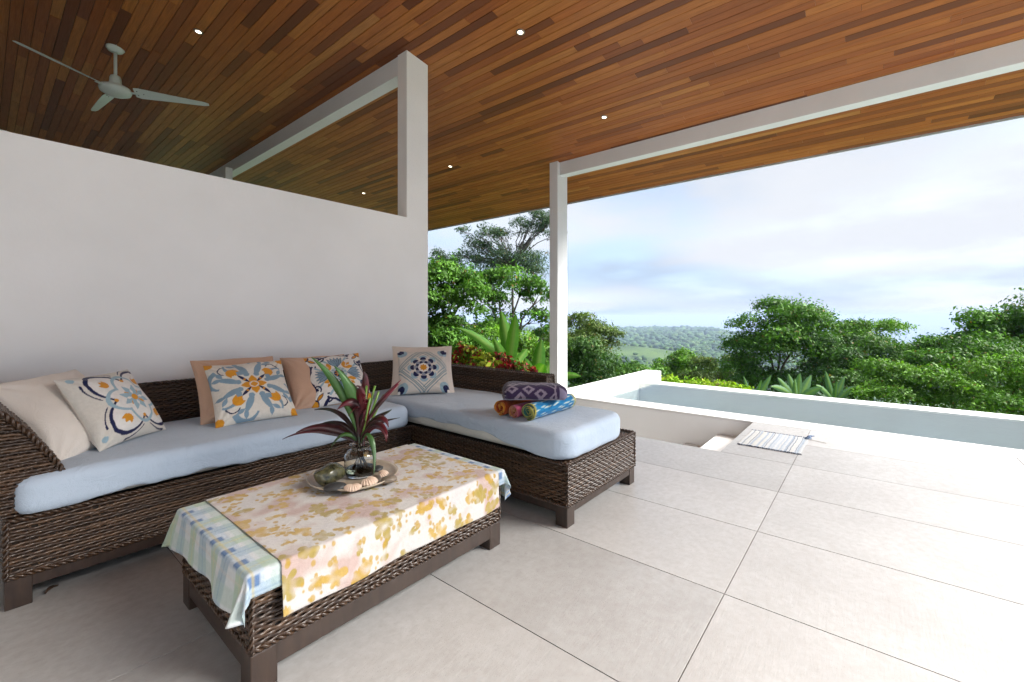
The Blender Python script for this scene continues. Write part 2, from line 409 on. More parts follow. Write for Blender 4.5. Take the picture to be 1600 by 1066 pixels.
# ceiling fan over the next room
fan = empty('ceiling_fan', (1.035, 7.05, roofz(1.035)), label='white three-bladed ceiling fan hanging above the partition wall', cat='fan')
M_fan = mat('white_fan_enamel', (.62, .70, .67), .35)
b = MB(); b.lathe([(.001, .03), (.085, .025), (.088, -.01), (.07, -.035), (.03, -.05), (.018, -.055)], 28); b.build('canopy', M_fan, fan, smooth=True)
b = MB(); b.tube([(0, 0, -.04), (0, 0, -.46)], .017, 12); b.build('down_rod', M_fan, fan, smooth=True)
b = MB(); b.lathe([(.018, -.33), (.045, -.335), (.055, -.36), (.062, -.44), (.06, -.45)], 28); b.build('rod_collar', M_fan, fan, smooth=True)
b = MB(); b.lathe([(.02, -.445), (.10, -.452), (.145, -.475), (.155, -.505), (.145, -.535), (.10, -.56), (.04, -.57), (.001, -.571)], 36); b.build('motor_housing', M_fan, fan, smooth=True)

M_hole = mat('dark_screw', (.02, .02, .02), .5)
for k, (a0, rr) in enumerate(((R(210.3), .955), (R(331.8), .95), (R(95), .94))):
    bl = MB(); n = 14; V = []; F = []
    for i in range(n + 1):
        q = i / n; r_ = .185 + (rr - .185) * q
        wd = (.078 * (1 - q) + .034 * q) * (1 if q > .02 else .8); tilt = -R(24 - 12 * q); sag = -.012 * q
        if i == n: wd *= .6
        for sgn, th_ in ((-1, 0), (1, 0), (1, .006), (-1, .006)):
            yy = sgn * wd; V.append((r_, yy * math.cos(tilt), -.505 + sag + yy * math.sin(tilt) + th_ + .010 * (1 - (yy / .08) ** 2)))
    for i in range(n):
        for j in range(4): F.append((i * 4 + j, i * 4 + (j + 1) % 4, (i + 1) * 4 + (j + 1) % 4, (i + 1) * 4 + j))
    F += [(3, 2, 1, 0), (n * 4, n * 4 + 1, n * 4 + 2, n * 4 + 3)]
    bo = obj('blade', mesh('blade', V, F, False), M_fan, fan); bo.rotation_euler = (0, 0, a0)
    h = MB(); h.box(.13, .215, -.022, .022, -.514, -.506); h.build('blade_bracket', M_fan, bo, bevel=.003)
    for (sx, sy) in ((.215, -.03), (.215, .03), (.275, 0)):
        h = MB(); h.lathe([(.0004, -.0045), (.006, -.0045), (.007, 0)], 10, (sx, sy, -.502 - sy * .4)); h.build('screw', M_hole, bo)

b = MB(); b.box(-3.0, -2.8, -2.6, 12.0, -.1, roofz(-2.8) - .004); b.build('unseen_house_wall', M_wall, label='unseen white house wall added behind the covered terrace to cut sky light', cat='wall')  # unseen back wall, added to keep sky light off the near floor
b = MB(); b.prism([(-2.8, -.1), (2.2, -.1), (2.2, roofz(2.2) + .1), (-2.8, roofz(-2.8) + .1)], 'y', 12.002, 12.2); b.build('unseen_house_wall', M_wall, label='unseen white end wall added to darken the room behind the partition', cat='wall')  # unseen end wall, added to darken the next room's far ceiling
# ------------------------------------------------------------------ wicker furniture
def b_wicker(t, p):
    geo = N(t, 'ShaderNodeNewGeometry'); v = coords(t, (1, 1, 1))
    a = noise(t, v, 24, 3, .6); b_ = noise(t, v, 140, 2, .5)
    c0 = ramp(t, geo.outputs['Random Per Island'], [(0, (.018, .008, .0035)), (.35, (.038, .018, .008)), (.7, (.060, .030, .0135)), (1, (.098, .052, .025))])
    c0 = mixc(t, mrange(t, a, .35, .72, 0, .75), c0, (.026, .015, .010))
    c0 = mixc(t, mrange(t, b_, .55, .8, 0, .35), c0, (.13, .085, .055))
    t.links.new(c0, p.inputs['Base Color'])
M_wick = mat('brown_wicker', rough=.36, spec=.5, build=b_wicker)
M_core = mat('wicker_core', (.010, .007, .005), .9)

def weave(mapf, L, Hh, pitch=.0146, stake=.029, amp=.0038, rw=.0068, seed=0):
    """woven strands over stakes; mapf(u, v, n) -> xyz (n points out of the surface). returns verts, quads"""
    r_ = np.random.default_rng(seed + 11)
    rows = max(1, int(round(Hh / pitch))); n = max(6, int(L / stake * 4)); u = np.linspace(0, L, n)
    ca = np.radians(np.array([-85, -40, 0, 40, 85])); dv = rw * np.sin(ca); dn = rw * .72 * np.cos(ca)
    V = []; F = []; base = 0
    for r in range(rows):
        v0 = (r + .5) * Hh / rows + .0022 * np.interp(u, np.linspace(0, L, max(4, int(L / .09))), r_.normal(0, 1, max(4, int(L / .09))))
        n0 = amp * np.cos(math.pi * u / stake + math.pi * (r % 2)) * (1 + .15 * r_.normal(0, 1))
        uu = np.repeat(u, 5); vv = (v0[:, None] + dv[None, :]).ravel(); nn = (n0[:, None] + dn[None, :]).ravel()
        V.append(mapf(uu, np.clip(vv, 0, Hh), nn))
        i = np.arange(n - 1)[:, None] * 5 + np.arange(4)[None, :]; i = i.ravel() + base
        F.append(np.stack([i, i + 5, i + 6, i + 1], 1)); base += n * 5
    k = np.arange(.5 * stake, L, stake); m = 6; vv = np.linspace(0, Hh, m)
    for uc in k:
        du = np.array([-.004, 0, .004]); dn2 = np.array([-.003, .002, -.003])
        V.append(mapf((uc + np.tile(du, m)), np.repeat(vv, 3), np.tile(dn2, m)))
        i = (np.arange(m - 1)[:, None] * 3 + np.arange(2)[None, :]).ravel() + base
        F.append(np.stack([i, i + 3, i + 4, i + 1], 1)); base += m * 3
    return np.concatenate(V), np.concatenate(F)
def weave_obj(panels, name, parent):
    V = []; F = []; b0 = 0
    for k, (mf, L, Hh) in enumerate(panels):
        v, f = weave(mf, L, Hh, seed=k * 7); V.append(v); F.append(f + b0); b0 += len(v)
    o = obj(name, mesh(name, np.concatenate(V), np.concatenate(F), True), M_wick, kind='stuff'); kid(o, parent); return o
def rope(path, r=.008, turns=38, strands=2):            # plaited edge: helical strands round a path
    P = [Vector(p) for p in path]; seg = [0]
    for a, c_ in zip(P[:-1], P[1:]): seg.append(seg[-1] + (c_ - a).length)
    L = seg[-1]; n = int(L * turns * 3) + 2; b = MB()
    def at(s):
        for i in range(len(P) - 1):
            if s <= seg[i + 1] or i == len(P) - 2:
                q = (s - seg[i]) / max(1e-6, seg[i + 1] - seg[i]); return P[i].lerp(P[i + 1], q), (P[i + 1] - P[i]).normalized()
    for k in range(strands):
        pts = []
        for i in range(n):
            s = L * i / (n - 1); c_, t_ = at(s); a_ = t_.orthogonal().normalized(); b2 = t_.cross(a_)
            ph = s * turns * 2 * math.pi / 2 + 2 * math.pi * k / strands
            pts.append(c_ + (a_ * math.cos(ph) + b2 * math.sin(ph)) * r * .75)
        b.tube(pts, r * .72, 5)
    return b
def yplane(x0, y, z0, sx=1): return lambda u, v, n: np.stack([x0 + sx * u, y - n, z0 + v], 1)        # faces -Y
def xplane(x, y0, z0, sg=-1): return lambda u, v, n: np.stack([x + sg * n, y0 + u, z0 + v], 1)       # faces sg*X
Z0, Z1 = .138, .392

sofa = empty('wicker_sofa', (1.2, 3.45, 0), label='long brown wicker sofa against the white partition wall', cat='sofa', group=None)
SB = .07
cb_ = MB(); cb_.box(SB + .012, 2.262, 2.957, 3.97, Z0, Z1 - .004)
cb_.prism([(3.755, Z1), (3.985, Z1), (3.985, .815), (3.885, .815)], 'x', .02, 3.268)
kid(cb_.build('core', M_core), sofa)
arm_pts = [(.30, .40), (.262, .53), (.229, .615), (.143, .762), (.055, .880), (-.02, .945), (-.10, .955)]
def arm_x(z):
    zs = [p[1] for p in arm_pts]; xs_ = [p[0] for p in arm_pts]; return np.interp(z, zs, xs_)
ab = MB(); ab.prism([(a - .012, z - .012) for a, z in arm_pts] + [(-.15, .93), (-.10, .75), (0, .55), (.06, .40)], 'y', 2.972, 3.95)
kid(ab.build('arm_core', M_core), sofa)
panels = [(yplane(SB, 2.95, Z0), 2.27 - SB, Z1 - Z0),
          (xplane(SB, 2.95, Z0), 1.0, Z1 - Z0)]
def arm_front(u, v, n):
    z = .40 + v; xl = np.interp(z, [.40, .55, .75, .955], [.06, 0, -.10, -.16]); xr = arm_x(z) - .004
    return np.stack([xl + (xr - xl) * u / .36, 2.962 - n, z], 1)
panels.append((arm_front, .36, .54))
al = np.cumsum([0] + [math.hypot(arm_pts[i + 1][0] - arm_pts[i][0], arm_pts[i + 1][1] - arm_pts[i][1]) for i in range(len(arm_pts) - 1)])
def arm_in(u, v, n):
    x_ = np.interp(v, al, [p[0] for p in arm_pts]); z_ = np.interp(v, al, [p[1] for p in arm_pts])
    return np.stack([x_ + n * .8, 2.97 + u, z_ + n * .6], 1)
panels.append((arm_in, .98, al[-1]))
bl_ = math.hypot(.13, .425); bs, bcn = .13 / bl_, .425 / bl_
panels.append((lambda u, v, n: np.stack([.05 + u, 3.745 + v * bs - n * bcn, .40 + v * bcn + n * bs], 1), 3.21, bl_))
panels.append((lambda u, v, n: np.stack([.05 + u, 3.882 + v, .826 + n], 1), 3.22, .10))
weave_obj(panels, 'wicker_weave', sofa)
kid(rope([(SB + .004, 2.945, Z1), (2.27, 2.945, Z1)], .009).build('plaited_edge', M_wick, smooth=True), sofa)
kid(rope([(SB + .002, 2.945, Z0), (2.27, 2.945, Z0)], .009).build('plaited_edge', M_wick, smooth=True), sofa)
kid(rope([(SB, 2.945, Z0), (SB, 2.945, Z1)], .009).build('plaited_edge', M_wick, smooth=True), sofa)
kid(rope([(a, 2.957, z) for a, z in arm_pts], .010).build('plaited_edge', M_wick, smooth=True), sofa)
kid(rope([(.0, 3.878, .83), (3.27, 3.878, .83), (3.275, 3.985, .83)], .011).build('plaited_edge', M_wick, smooth=True), sofa)
rb = MB(); rb.box(SB, 2.27, 2.946, 2.995, .078, Z0 - .002); kid(rb.build('rail', M_darkwood, bevel=.003), sofa)
rb = MB(); rb.box(SB, SB + .05, 2.996, 3.97, .078, Z0 - .002); kid(rb.build('rail', M_darkwood, bevel=.003), sofa)
for (lx, ly) in ((SB - .004, 2.942), (SB - .004, 3.88), (2.17, 3.88)):
    kid(boxo('leg', M_darkwood, lx, lx + .085, ly, ly + .085, 0, Z0 - .004, bevel=.004), sofa)

ch = empty('wicker_chaise', (2.77, 2.6, 0), label='brown wicker chaise with a low backrest at the end of the sofa', cat='chaise')
cx0, cx1, cy0, cy1 = 2.28, 3.262, 1.435, 3.97
cb_ = MB(); cb_.box(cx0 + .012, cx1 - .012, cy0 + .012, cy1, Z0, Z1 - .004)
cb_.prism([(3.055, Z1), (3.27, Z1), (3.27, .755), (3.185, .755)], 'y', 2.225, 3.85)
kid(cb_.build('core', M_core), ch)
cl_ = math.hypot(.12, .37); cs_, cc_ = .12 / cl_, .37 / cl_
panels = [(yplane(cx0, cy0, Z0), cx1 - cx0, Z1 - Z0), (xplane(cx0, cy0, Z0), 1.52, Z1 - Z0), (xplane(cx1, cy0, Z0, 1), 2.5, Z1 - Z0),
          (lambda u, v, n: np.stack([3.05 + v * cs_ - n * cc_, 2.21 + u, .395 + v * cc_ + n * cs_], 1), 1.66, cl_),
          (lambda u, v, n: np.stack([3.18 + v, 2.21 + u, .770 + n], 1), 1.66, .095),
          (xplane(3.28, 2.21, .40, 1), 1.7, .37)]
def ch_end(u, v, n):
    z = .40 + v; xl = 3.05 + (z - .395) * .12 / .37; return np.stack([xl + (3.28 - xl) * u / .2, 2.212 - n, z], 1)
panels.append((ch_end, .2, .37))
panels.append((lambda u, v, n: np.stack([cx0 + .02 + u, cy0 + .02 + v, Z1 - .004 + n], 1), .9, .06))
weave_obj(panels, 'wicker_weave', ch)
for pth in ([(cx0 - .003, 2.95, Z1), (cx0 - .003, cy0 - .003, Z1), (cx1, cy0 - .003, Z1), (cx1, 3.9, Z1)], [(cx0 - .004, 2.95, Z0), (cx0 - .004, cy0 - .004, Z0), (cx1 + .002, cy0 - .004, Z0), (cx1 + .002, 3.9, Z0)],
            [(cx0, cy0, Z0), (cx0, cy0, Z1)], [(cx1, cy0, Z0), (cx1, cy0, Z1)], [(3.06, 2.205, .42), (3.168, 2.205, .772), (3.28, 2.205, .772), (3.283, 2.205, .42)],
            [(3.172, 2.21, .775), (3.172, 3.9, .775)], [(3.28, 2.21, .775), (3.28, 3.9, .775)]):
    kid(rope(pth, .0095).build('plaited_edge', M_wick, smooth=True), ch)
rb = MB(); rb.box(cx0 + .003, cx0 + .05, cy0 + .052, 3.95, .078, Z0 - .003); kid(rb.build('rail', M_darkwood, bevel=.003), ch)
rb = MB(); rb.box(cx0 + .003, cx1 - .003, cy0 + .003, cy0 + .05, .078, Z0 - .003); kid(rb.build('rail', M_darkwood, bevel=.003), ch)
rb = MB(); rb.box(cx1 - .05, cx1 - .003, cy0 + .052, 3.95, .078, Z0 - .003); kid(rb.build('rail', M_darkwood, bevel=.003), ch)
for (lx, ly) in ((cx0, cy0), (cx1 - .085, cy0), (cx0, 3.86), (cx1 - .085, 3.86)):
    kid(boxo('leg', M_darkwood, lx - .001, lx + .086, ly - .001, ly + .086, 0, Z0 - .004, bevel=.004), ch)

tb = empty('wicker_coffee_table', (1.23, 2.03, 0), label='low brown wicker coffee table on dark wooden feet', cat='coffee table')
tx0, tx1, ty0, ty1, TZ = .59, 1.88, 1.64, 2.41, .415
cb_ = MB(); cb_.box(tx0 + .012, tx1 - .012, ty0 + .012, ty1 - .012, Z0, TZ - .012); kid(cb_.build('core', M_core), tb)
panels = [(yplane(tx0, ty0, .145), tx1 - tx0, .265), (xplane(tx0, ty0, .145), ty1 - ty0, .265), (xplane(tx1, ty0, .145, 1), ty1 - ty0, .265),
          (lambda u, v, n: np.stack([tx0 + u, ty1 + n, .145 + v], 1), tx1 - tx0, .265)]
weave_obj(panels, 'wicker_weave', tb)
boxT = boxo('table_top', M_darkwood, tx0 + .004, tx1 - .004, ty0 + .004, ty1 - .004, TZ - .012, TZ, bevel=.004); kid(boxT, tb)
for zz in (.147, TZ - .008):
    kid(rope([(tx0, ty0, zz), (tx1, ty0, zz), (tx1, ty1, zz), (tx0, ty1, zz), (tx0, ty0, zz)], .009).build('plaited_edge', M_wick, smooth=True), tb)
for (a, c_) in ((tx0, ty0), (tx1, ty0), (tx1, ty1), (tx0, ty1)):
    kid(rope([(a, c_, .147), (a, c_, TZ - .01)], .008).build('plaited_edge', M_wick, smooth=True), tb)
for q in ((tx0 + .002, tx1 - .002, ty0 - .004, ty0 + .05), (tx0 + .002, tx1 - .002, ty1 - .05, ty1 + .004), (tx0 - .004, tx0 + .05, ty0 + .052, ty1 - .052), (tx1 - .05, tx1 + .004, ty0 + .052, ty1 - .052)):
    kid(boxo('rail', M_darkwood, *q, .062, .139, bevel=.003), tb)
for (lx, ly) in ((tx0 - .006, ty0 - .006), (tx1 - .084, ty0 - .006), (tx0 - .006, ty1 - .084), (tx1 - .084, ty1 - .084)):
    kid(boxo('leg', M_darkwood, lx, lx + .09, ly, ly + .09, 0, .1385, bevel=.005), tb)

# ------------------------------------------------------------------ cushions with fitted sheets
def b_fabric(c0, c1, sc_=320, vc=False, rough=.85):
    def f(t, p):
        v = coords(t); a = noise(t, v, 3.0, 4, .6)
        if vc:
            at = N(t, 'ShaderNodeAttribute', attribute_name='Col'); base = at.outputs['Color']
            base = mixc(t, mrange(t, noise(t, v, 60, 3, .6), .3, .7, 0, .14), base, (.30, .28, .26), 'MULTIPLY')
        else: base = ramp(t, a, [(.3, c0), (.7, c1)])
        t.links.new(base, p.inputs['Base Color'])
        p.inputs['Sheen Weight'].default_value = .15
        h = N(t, 'ShaderNodeMath', operation='ADD'); t.links.new(noise(t, v, sc_, 2, .5), h.inputs[0])
        m = N(t, 'ShaderNodeMath', operation='MULTIPLY'); m.inputs[1].default_value = 6.0
        t.links.new(noise(t, v, 9, 5, .62, 1.2), m.inputs[0]); t.links.new(m.outputs[0], h.inputs[1])
        bump(t, p, h.outputs[0], .38, .004)
    return f
M_sheet = mat('pale_blue_cotton', rough=.85, spec=.2, build=b_fabric((.36, .44, .54), (.42, .50, .595)))
M_matt = mat('offwhite_ticking', rough=.9, spec=.2, build=b_fabric((.58, .58, .54), (.64, .64, .60)))
def rounded(hx, hy, hz, r, nx, ny, nz, puff=.02, seed=0, corner=0.0):
    """soft box centred on the origin; returns verts, quads (numpy)"""
    def lin(n, h, r_):
        k = max(3, int(round(r_ * 1.6 / max(h * 2 / n, 1e-3)))); k = min(max(k, 4), 8)
        e = np.linspace(0, 1, k + 1)[:-1] ** 1.0
        mid = np.linspace(-h + r_, h - r_, n)
        return np.concatenate([-h + r_ * e, mid, (h - r_ * e)[::-1]])
    X, Y, Z = lin(nx, hx, r), lin(ny, hy, r), lin(nz, hz, r)
    V = {}; L = []; F = []
    def vid(i, j, k):
        if (i, j, k) not in V: V[(i, j, k)] = len(L); L.append((X[i], Y[j], Z[k]))
        return V[(i, j, k)]
    a, b_, c_ = len(X) - 1, len(Y) - 1, len(Z) - 1
    for i in range(a):
        for j in range(b_):
            F.append((vid(i, j, 0), vid(i, j + 1, 0), vid(i + 1, j + 1, 0), vid(i + 1, j, 0)))
            F.append((vid(i, j, c_), vid(i + 1, j, c_), vid(i + 1, j + 1, c_), vid(i, j + 1, c_)))
    for i in range(a):
        for k in range(c_):
            F.append((vid(i, 0, k), vid(i + 1, 0, k), vid(i + 1, 0, k + 1), vid(i, 0, k + 1)))
            F.append((vid(i, b_, k), vid(i, b_, k + 1), vid(i + 1, b_, k + 1), vid(i + 1, b_, k)))
    for j in range(b_):
        for k in range(c_):
            F.append((vid(0, j, k), vid(0, j, k + 1), vid(0, j + 1, k + 1), vid(0, j + 1, k)))
            F.append((vid(a, j, k), vid(a, j + 1, k), vid(a, j + 1, k + 1), vid(a, j, k + 1)))
    P = np.array(L); h = np.array([hx, hy, hz])
    if corner:                                                     # round the plan corners
        q = np.clip(P[:, :2], -(h[:2] - corner), h[:2] - corner); d = P[:, :2] - q; m_ = np.maximum(np.abs(d).max(1), 1e-9); ln = np.linalg.norm(d, axis=1)
        P[:, :2] = q + d * np.where(ln > 1e-9, m_ / np.maximum(ln, 1e-9), 1)[:, None]
    q = P.copy(); rr = r
    if corner:
        e2 = np.maximum(np.abs(P[:, 0]) - (hx - corner), 0); e3 = np.maximum(np.abs(P[:, 1]) - (hy - corner), 0)
        rad = np.hypot(e2, e3); inset = np.where((e2 > 0) & (e3 > 0), corner - rad, np.minimum(hx - np.abs(P[:, 0]), hy - np.abs(P[:, 1])))
    else: inset = np.minimum(hx - np.abs(P[:, 0]), hy - np.abs(P[:, 1]))
    dz = hz - np.abs(P[:, 2])
    ax_ = np.clip(1 - inset / rr, 0, 1); az_ = np.clip(1 - dz / rr, 0, 1)
    m_ = np.maximum(ax_, az_); ln = np.hypot(ax_, az_); s_ = np.where(ln > 1e-6, m_ / np.maximum(ln, 1e-6), 1)
    # pull edge points onto the round
    newin = rr * (1 - ax_ * s_); newdz = rr * (1 - az_ * s_)
    sgn = np.sign(P[:, 2]); P[:, 2] = np.where(dz < rr, sgn * (hz - newdz), P[:, 2])
    need = np.where(inset < rr, newin - inset, 0)
    c2 = np.clip(P[:, :2], -(h[:2] - max(corner, rr)), h[:2] - max(corner, rr)); d = P[:, :2] - c2; ln = np.linalg.norm(d, axis=1)
    P[:, :2] -= d / np.maximum(ln, 1e-9)[:, None] * need[:, None] * (ln > 1e-9)[:, None]
    pf = puff * (1 - (P[:, 0] / hx) ** 2) ** .7 * (1 - (P[:, 1] / hy) ** 2) ** .7
    P[:, 2] += np.where(P[:, 2] > 0, np.nan_to_num(pf), 0)
    return P, np.array(F)
def wob(P, amp, fr, seed):
    out_ = np.zeros(len(P))
    for i, p_ in enumerate(P): out_[i] = mnoise.noise(Vector((p_[0] * fr + seed, p_[1] * fr, p_[2] * fr)))
    return out_ * amp
def cushion(name, x0, x1, y0, y1, z0, z1, label, hem, corner, seed):
    c_ = np.array([(x0 + x1) / 2, (y0 + y1) / 2, (z0 + z1) / 2]); hx, hy, hz = (x1 - x0) / 2, (y1 - y0) / 2, (z1 - z0) / 2
    e = empty(name, (c_[0], c_[1], z0), label=label, cat='cushion', group=None)
    nx, ny = int(hx * 2 / .03), int(hy * 2 / .03)
    P, F = rounded(hx - .012, hy - .012, hz - .008, .06, nx // 2, ny // 2, 4, .012, seed, corner)
    o = obj('mattress', mesh('mattress', P + c_, F, True), M_matt); kid(o, e)
    P, F = rounded(hx, hy, hz, .055, nx, ny, 5, .012, seed, corner)
    P[:, 2] += wob(P, .006, 3.0, seed) * (P[:, 2] > 0)
    Pw = P + c_
    low = hem(Pw); ctr = Pw[F].mean(1); hv = np.maximum(low, z0 + .012); keep = (Pw[F][:, :, 2] > hv[F]).any(1)
    F = F[keep]; used = np.unique(F); rem = -np.ones(len(P), int); rem[used] = np.arange(len(used))
    Pw[:, 2] = np.maximum(Pw[:, 2], hv); Pw = Pw[used]; F = rem[F]
    side = np.clip((c_[2] + hz - .05 - Pw[:, 2]) / .1, 0, 1)
    k = wob(Pw * np.array([1, 1, .25]), .008, 7, seed + 3) * side
    d = Pw[:, :2] - np.clip(Pw[:, :2], [x0 + .1, y0 + .1], [x1 - .1, y1 - .1]); ln = np.maximum(np.linalg.norm(d, axis=1), 1e-6)[:, None]
    Pw[:, :2] += d / ln * (k + .004)[:, None]
    o = obj('fitted_sheet', mesh('fitted_sheet', Pw, F, True), M_sheet); kid(o, e)
    m = o.modifiers.new('s', 'SOLIDIFY'); m.thickness = .003; m.offset = 1
    return e
def hem_sofa(P): return .405 + .028 * np.clip(np.sin(P[:, 0] * 3.1 - .6), 0, 1) + .008 * np.sin(P[:, 0] * 17) + .006 * np.sin(P[:, 0] * 41)
def hem_ch(P):
    left = P[:, 0] < 2.36
    h_ = .404 + .085 * np.clip((P[:, 1] - 1.62) / .5, 0, 1) * np.clip((3.6 - P[:, 1]) / .8, .55, 1) + .006 * np.sin(P[:, 1] * 19)
    return np.where(left, h_, .402 + .006 * np.sin(P[:, 0] * 23) + .012 * np.clip(np.sin(P[:, 0] * 9), 0, 1))
cushion('seat_cushion', .10, 2.235, 2.915, 3.76, .398, .572, 'long sofa seat cushion in a pale blue fitted sheet', hem_sofa, .07, 1)
cushion('chaise_cushion', 2.262, 3.09, 1.428, 3.72, .396, .582, 'wide chaise cushion in a pale blue sheet riding up over an offwhite mattress', hem_ch, .14, 5)
# ------------------------------------------------------------------ printed pillows
class Art:                                             # paints flat colours on a u,v grid in [-1,1]
    def __init__(s, n, m=None, bg=(.7, .66, .6), ext=(1, 1)):
        m = m or n; s.u, s.v = np.meshgrid(np.linspace(-ext[0], ext[0], n), np.linspace(-ext[1], ext[1], m), indexing='ij')
        s.c = np.empty(s.u.shape + (3,)); s.c[:] = bg
    def put(s, mask, col): s.c[mask] = col
    def disk(s, x, y, r, col): s.put((s.u - x) ** 2 + (s.v - y) ** 2 < r * r, col)
    def ring(s, x, y, r, w_, col): s.put(np.abs(np.hypot(s.u - x, s.v - y) - r) < w_ / 2, col)
    def loc(s, x, y, a):
        du, dv = s.u - x, s.v - y; ca, sa = math.cos(a), math.sin(a); return du * ca + dv * sa, -du * sa + dv * ca
    def petal(s, x, y, a, L, wd, col, p=1.0):              # leaf from (x,y) along a
        l, t_ = s.loc(x, y, a); q = np.clip(l / L, 0, 1); s.put((l > 0) & (l < L) & (np.abs(t_) < wd * np.sin(np.pi * q ** p)), col)
    def arc(s, x, y, r, a0, a1, w0, w1, col):
        an = np.mod(np.arctan2(s.v - y, s.u - x) - a0, 2 * math.pi); sp = (a1 - a0); q = an / sp
        s.put((an < sp) & (np.abs(np.hypot(s.u - x, s.v - y) - r) < (w0 + (w1 - w0) * np.clip(q, 0, 1)) / 2), col)
    def line(s, x0, y0, x1, y1, w_, col):
        L = math.hypot(x1 - x0, y1 - y0); l, t_ = s.loc(x0, y0, math.atan2(y1 - y0, x1 - x0)); s.put((l > 0) & (l < L) & (np.abs(t_) < w_ / 2), col)
    def tulip(s, x, y, a, r, col):
        for da, L, wd in ((0, 1.0, .30), (.55, .95, .24), (-.55, .95, .24)): s.petal(x - math.cos(a) * r * .45, y - math.sin(a) * r * .45, a + da, r * L, r * wd, col, .8)
        s.disk(x - math.cos(a) * r * .15, y - math.sin(a) * r * .15, r * .34, col)
ORG, NAVY, BLUE, CREAM, WHITE, LBLUE = (.62, .27, .022), (.012, .016, .065), (.20, .30, .38), (.66, .625, .56), (.72, .70, .665), (.30, .43, .50)
def art_star(n):
    a = Art(n, bg=(.63, .60, .54)); x0, y0 = .22, .02
    r = np.hypot(a.u - x0, a.v - y0); th_ = np.arctan2(a.v - y0, a.u - x0)
    lob = np.abs(np.cos(2 * th_)); R1 = .52 + .55 * np.abs(np.cos(2 * (th_ + math.pi / 4))) ** 1.3
    thin = (np.abs(r - R1 - .17) < .018) & (np.abs(np.cos(2 * (th_ + math.pi / 4))) > .25) & (np.abs(np.cos(2 * (th_ + math.pi / 4))) < .9)
    a.put(thin, NAVY); a.put(r < R1 + .07, NAVY); a.put(r < R1 - .02, WHITE)
    R2 = .44 + .26 * lob ** 1.2
    a.put(np.abs(r - R2) < .045, LBLUE)
    for k in range(4):
        q = k * math.pi / 2
        a.tulip(x0 + .73 * math.cos(q + math.pi / 4), y0 + .73 * math.sin(q + math.pi / 4), q + math.pi / 4, .25, ORG)
        a.disk(x0 + .54 * math.cos(q), y0 + .54 * math.sin(q), .05, ORG)
        a.petal(x0, y0, q + .38, .40, .085, LBLUE, .8); a.petal(x0, y0, q - .38, .40, .085, LBLUE, .8)
        a.petal(x0 + .08 * math.cos(q + .785), y0 + .08 * math.sin(q + .785), q + math.pi / 4, .2, .035, ORG)
        a.petal(x0 + .08 * math.cos(q), y0 + .08 * math.sin(q), q, .17, .03, WHITE)
    a.disk(x0, y0, .085, ORG)
    a.disk(-.82, .84, .07, LBLUE); a.disk(-.86, -.8, .07, LBLUE)
    return a
def art_scroll(n):
    a = Art(n, bg=CREAM)
    for k in range(4):
        q = k * math.pi / 2; d = q + math.pi / 4
        for sg in (1, -1):
            cxx, cyy = .62 * math.cos(q) + sg * .30 * -math.sin(q), .62 * math.sin(q) + sg * .30 * math.cos(q)
            # acanthus scroll
            st_ = q + math.pi if sg > 0 else q + math.pi - 2.7
            a.arc(cxx + .10 * math.cos(q), cyy + .10 * math.sin(q), .30, (q + sg * 1.2) % 6.283 if sg < 0 else (q - 2.0 + math.pi) % 6.283, ((q + sg * 1.2) % 6.283 if sg < 0 else (q - 2.0 + math.pi) % 6.283) + 2.4, .05 if sg > 0 else .15, .15 if sg > 0 else .05, BLUE)
            a.disk(.36 * math.cos(q) + sg * .13 * -math.sin(q), .36 * math.sin(q) + sg * .13 * math.cos(q), .075, BLUE)
            a.petal(.34 * math.cos(q) + sg * .10 * -math.sin(q), .34 * math.sin(q) + sg * .10 * math.cos(q), q + sg * .42, .62, .085, BLUE, .7)
            a.petal(.74 * math.cos(q) + sg * .30 * -math.sin(q), .74 * math.sin(q) + sg * .30 * math.cos(q), q + sg * .05, .24, .06, BLUE)
            a.petal(.70 * math.cos(q) + sg * .32 * -math.sin(q), .70 * math.sin(q) + sg * .32 * math.cos(q), q + sg * 1.0, .26, .06, BLUE)
        fx, fy = .66 * math.cos(d), .66 * math.sin(d)
        a.arc(fx * 1.28, fy * 1.28, .17, d - .6, d + 2.0, .035, .03, NAVY)
        a.tulip(fx, fy, d + math.pi, .30, ORG); a.tulip(fx, fy, d + math.pi + .5, .22, ORG)
        a.petal(.10 * math.cos(d), .10 * math.sin(d), d, .42, .042, NAVY); a.disk(.28 * math.cos(d), .28 * math.sin(d), .030, ORG)
        a.petal(.05 * math.cos(q), .05 * math.sin(q), q, .27, .105, ORG, .75)
        a.petal(1.28 * math.cos(d), 1.28 * math.sin(d), d, .2, .12, ORG); a.disk(1.33 * math.cos(d), 1.33 * math.sin(d), .13, ORG)
    a.ring(0, 0, .10, .025, CREAM); a.disk(0, 0, .075, ORG)
    return a
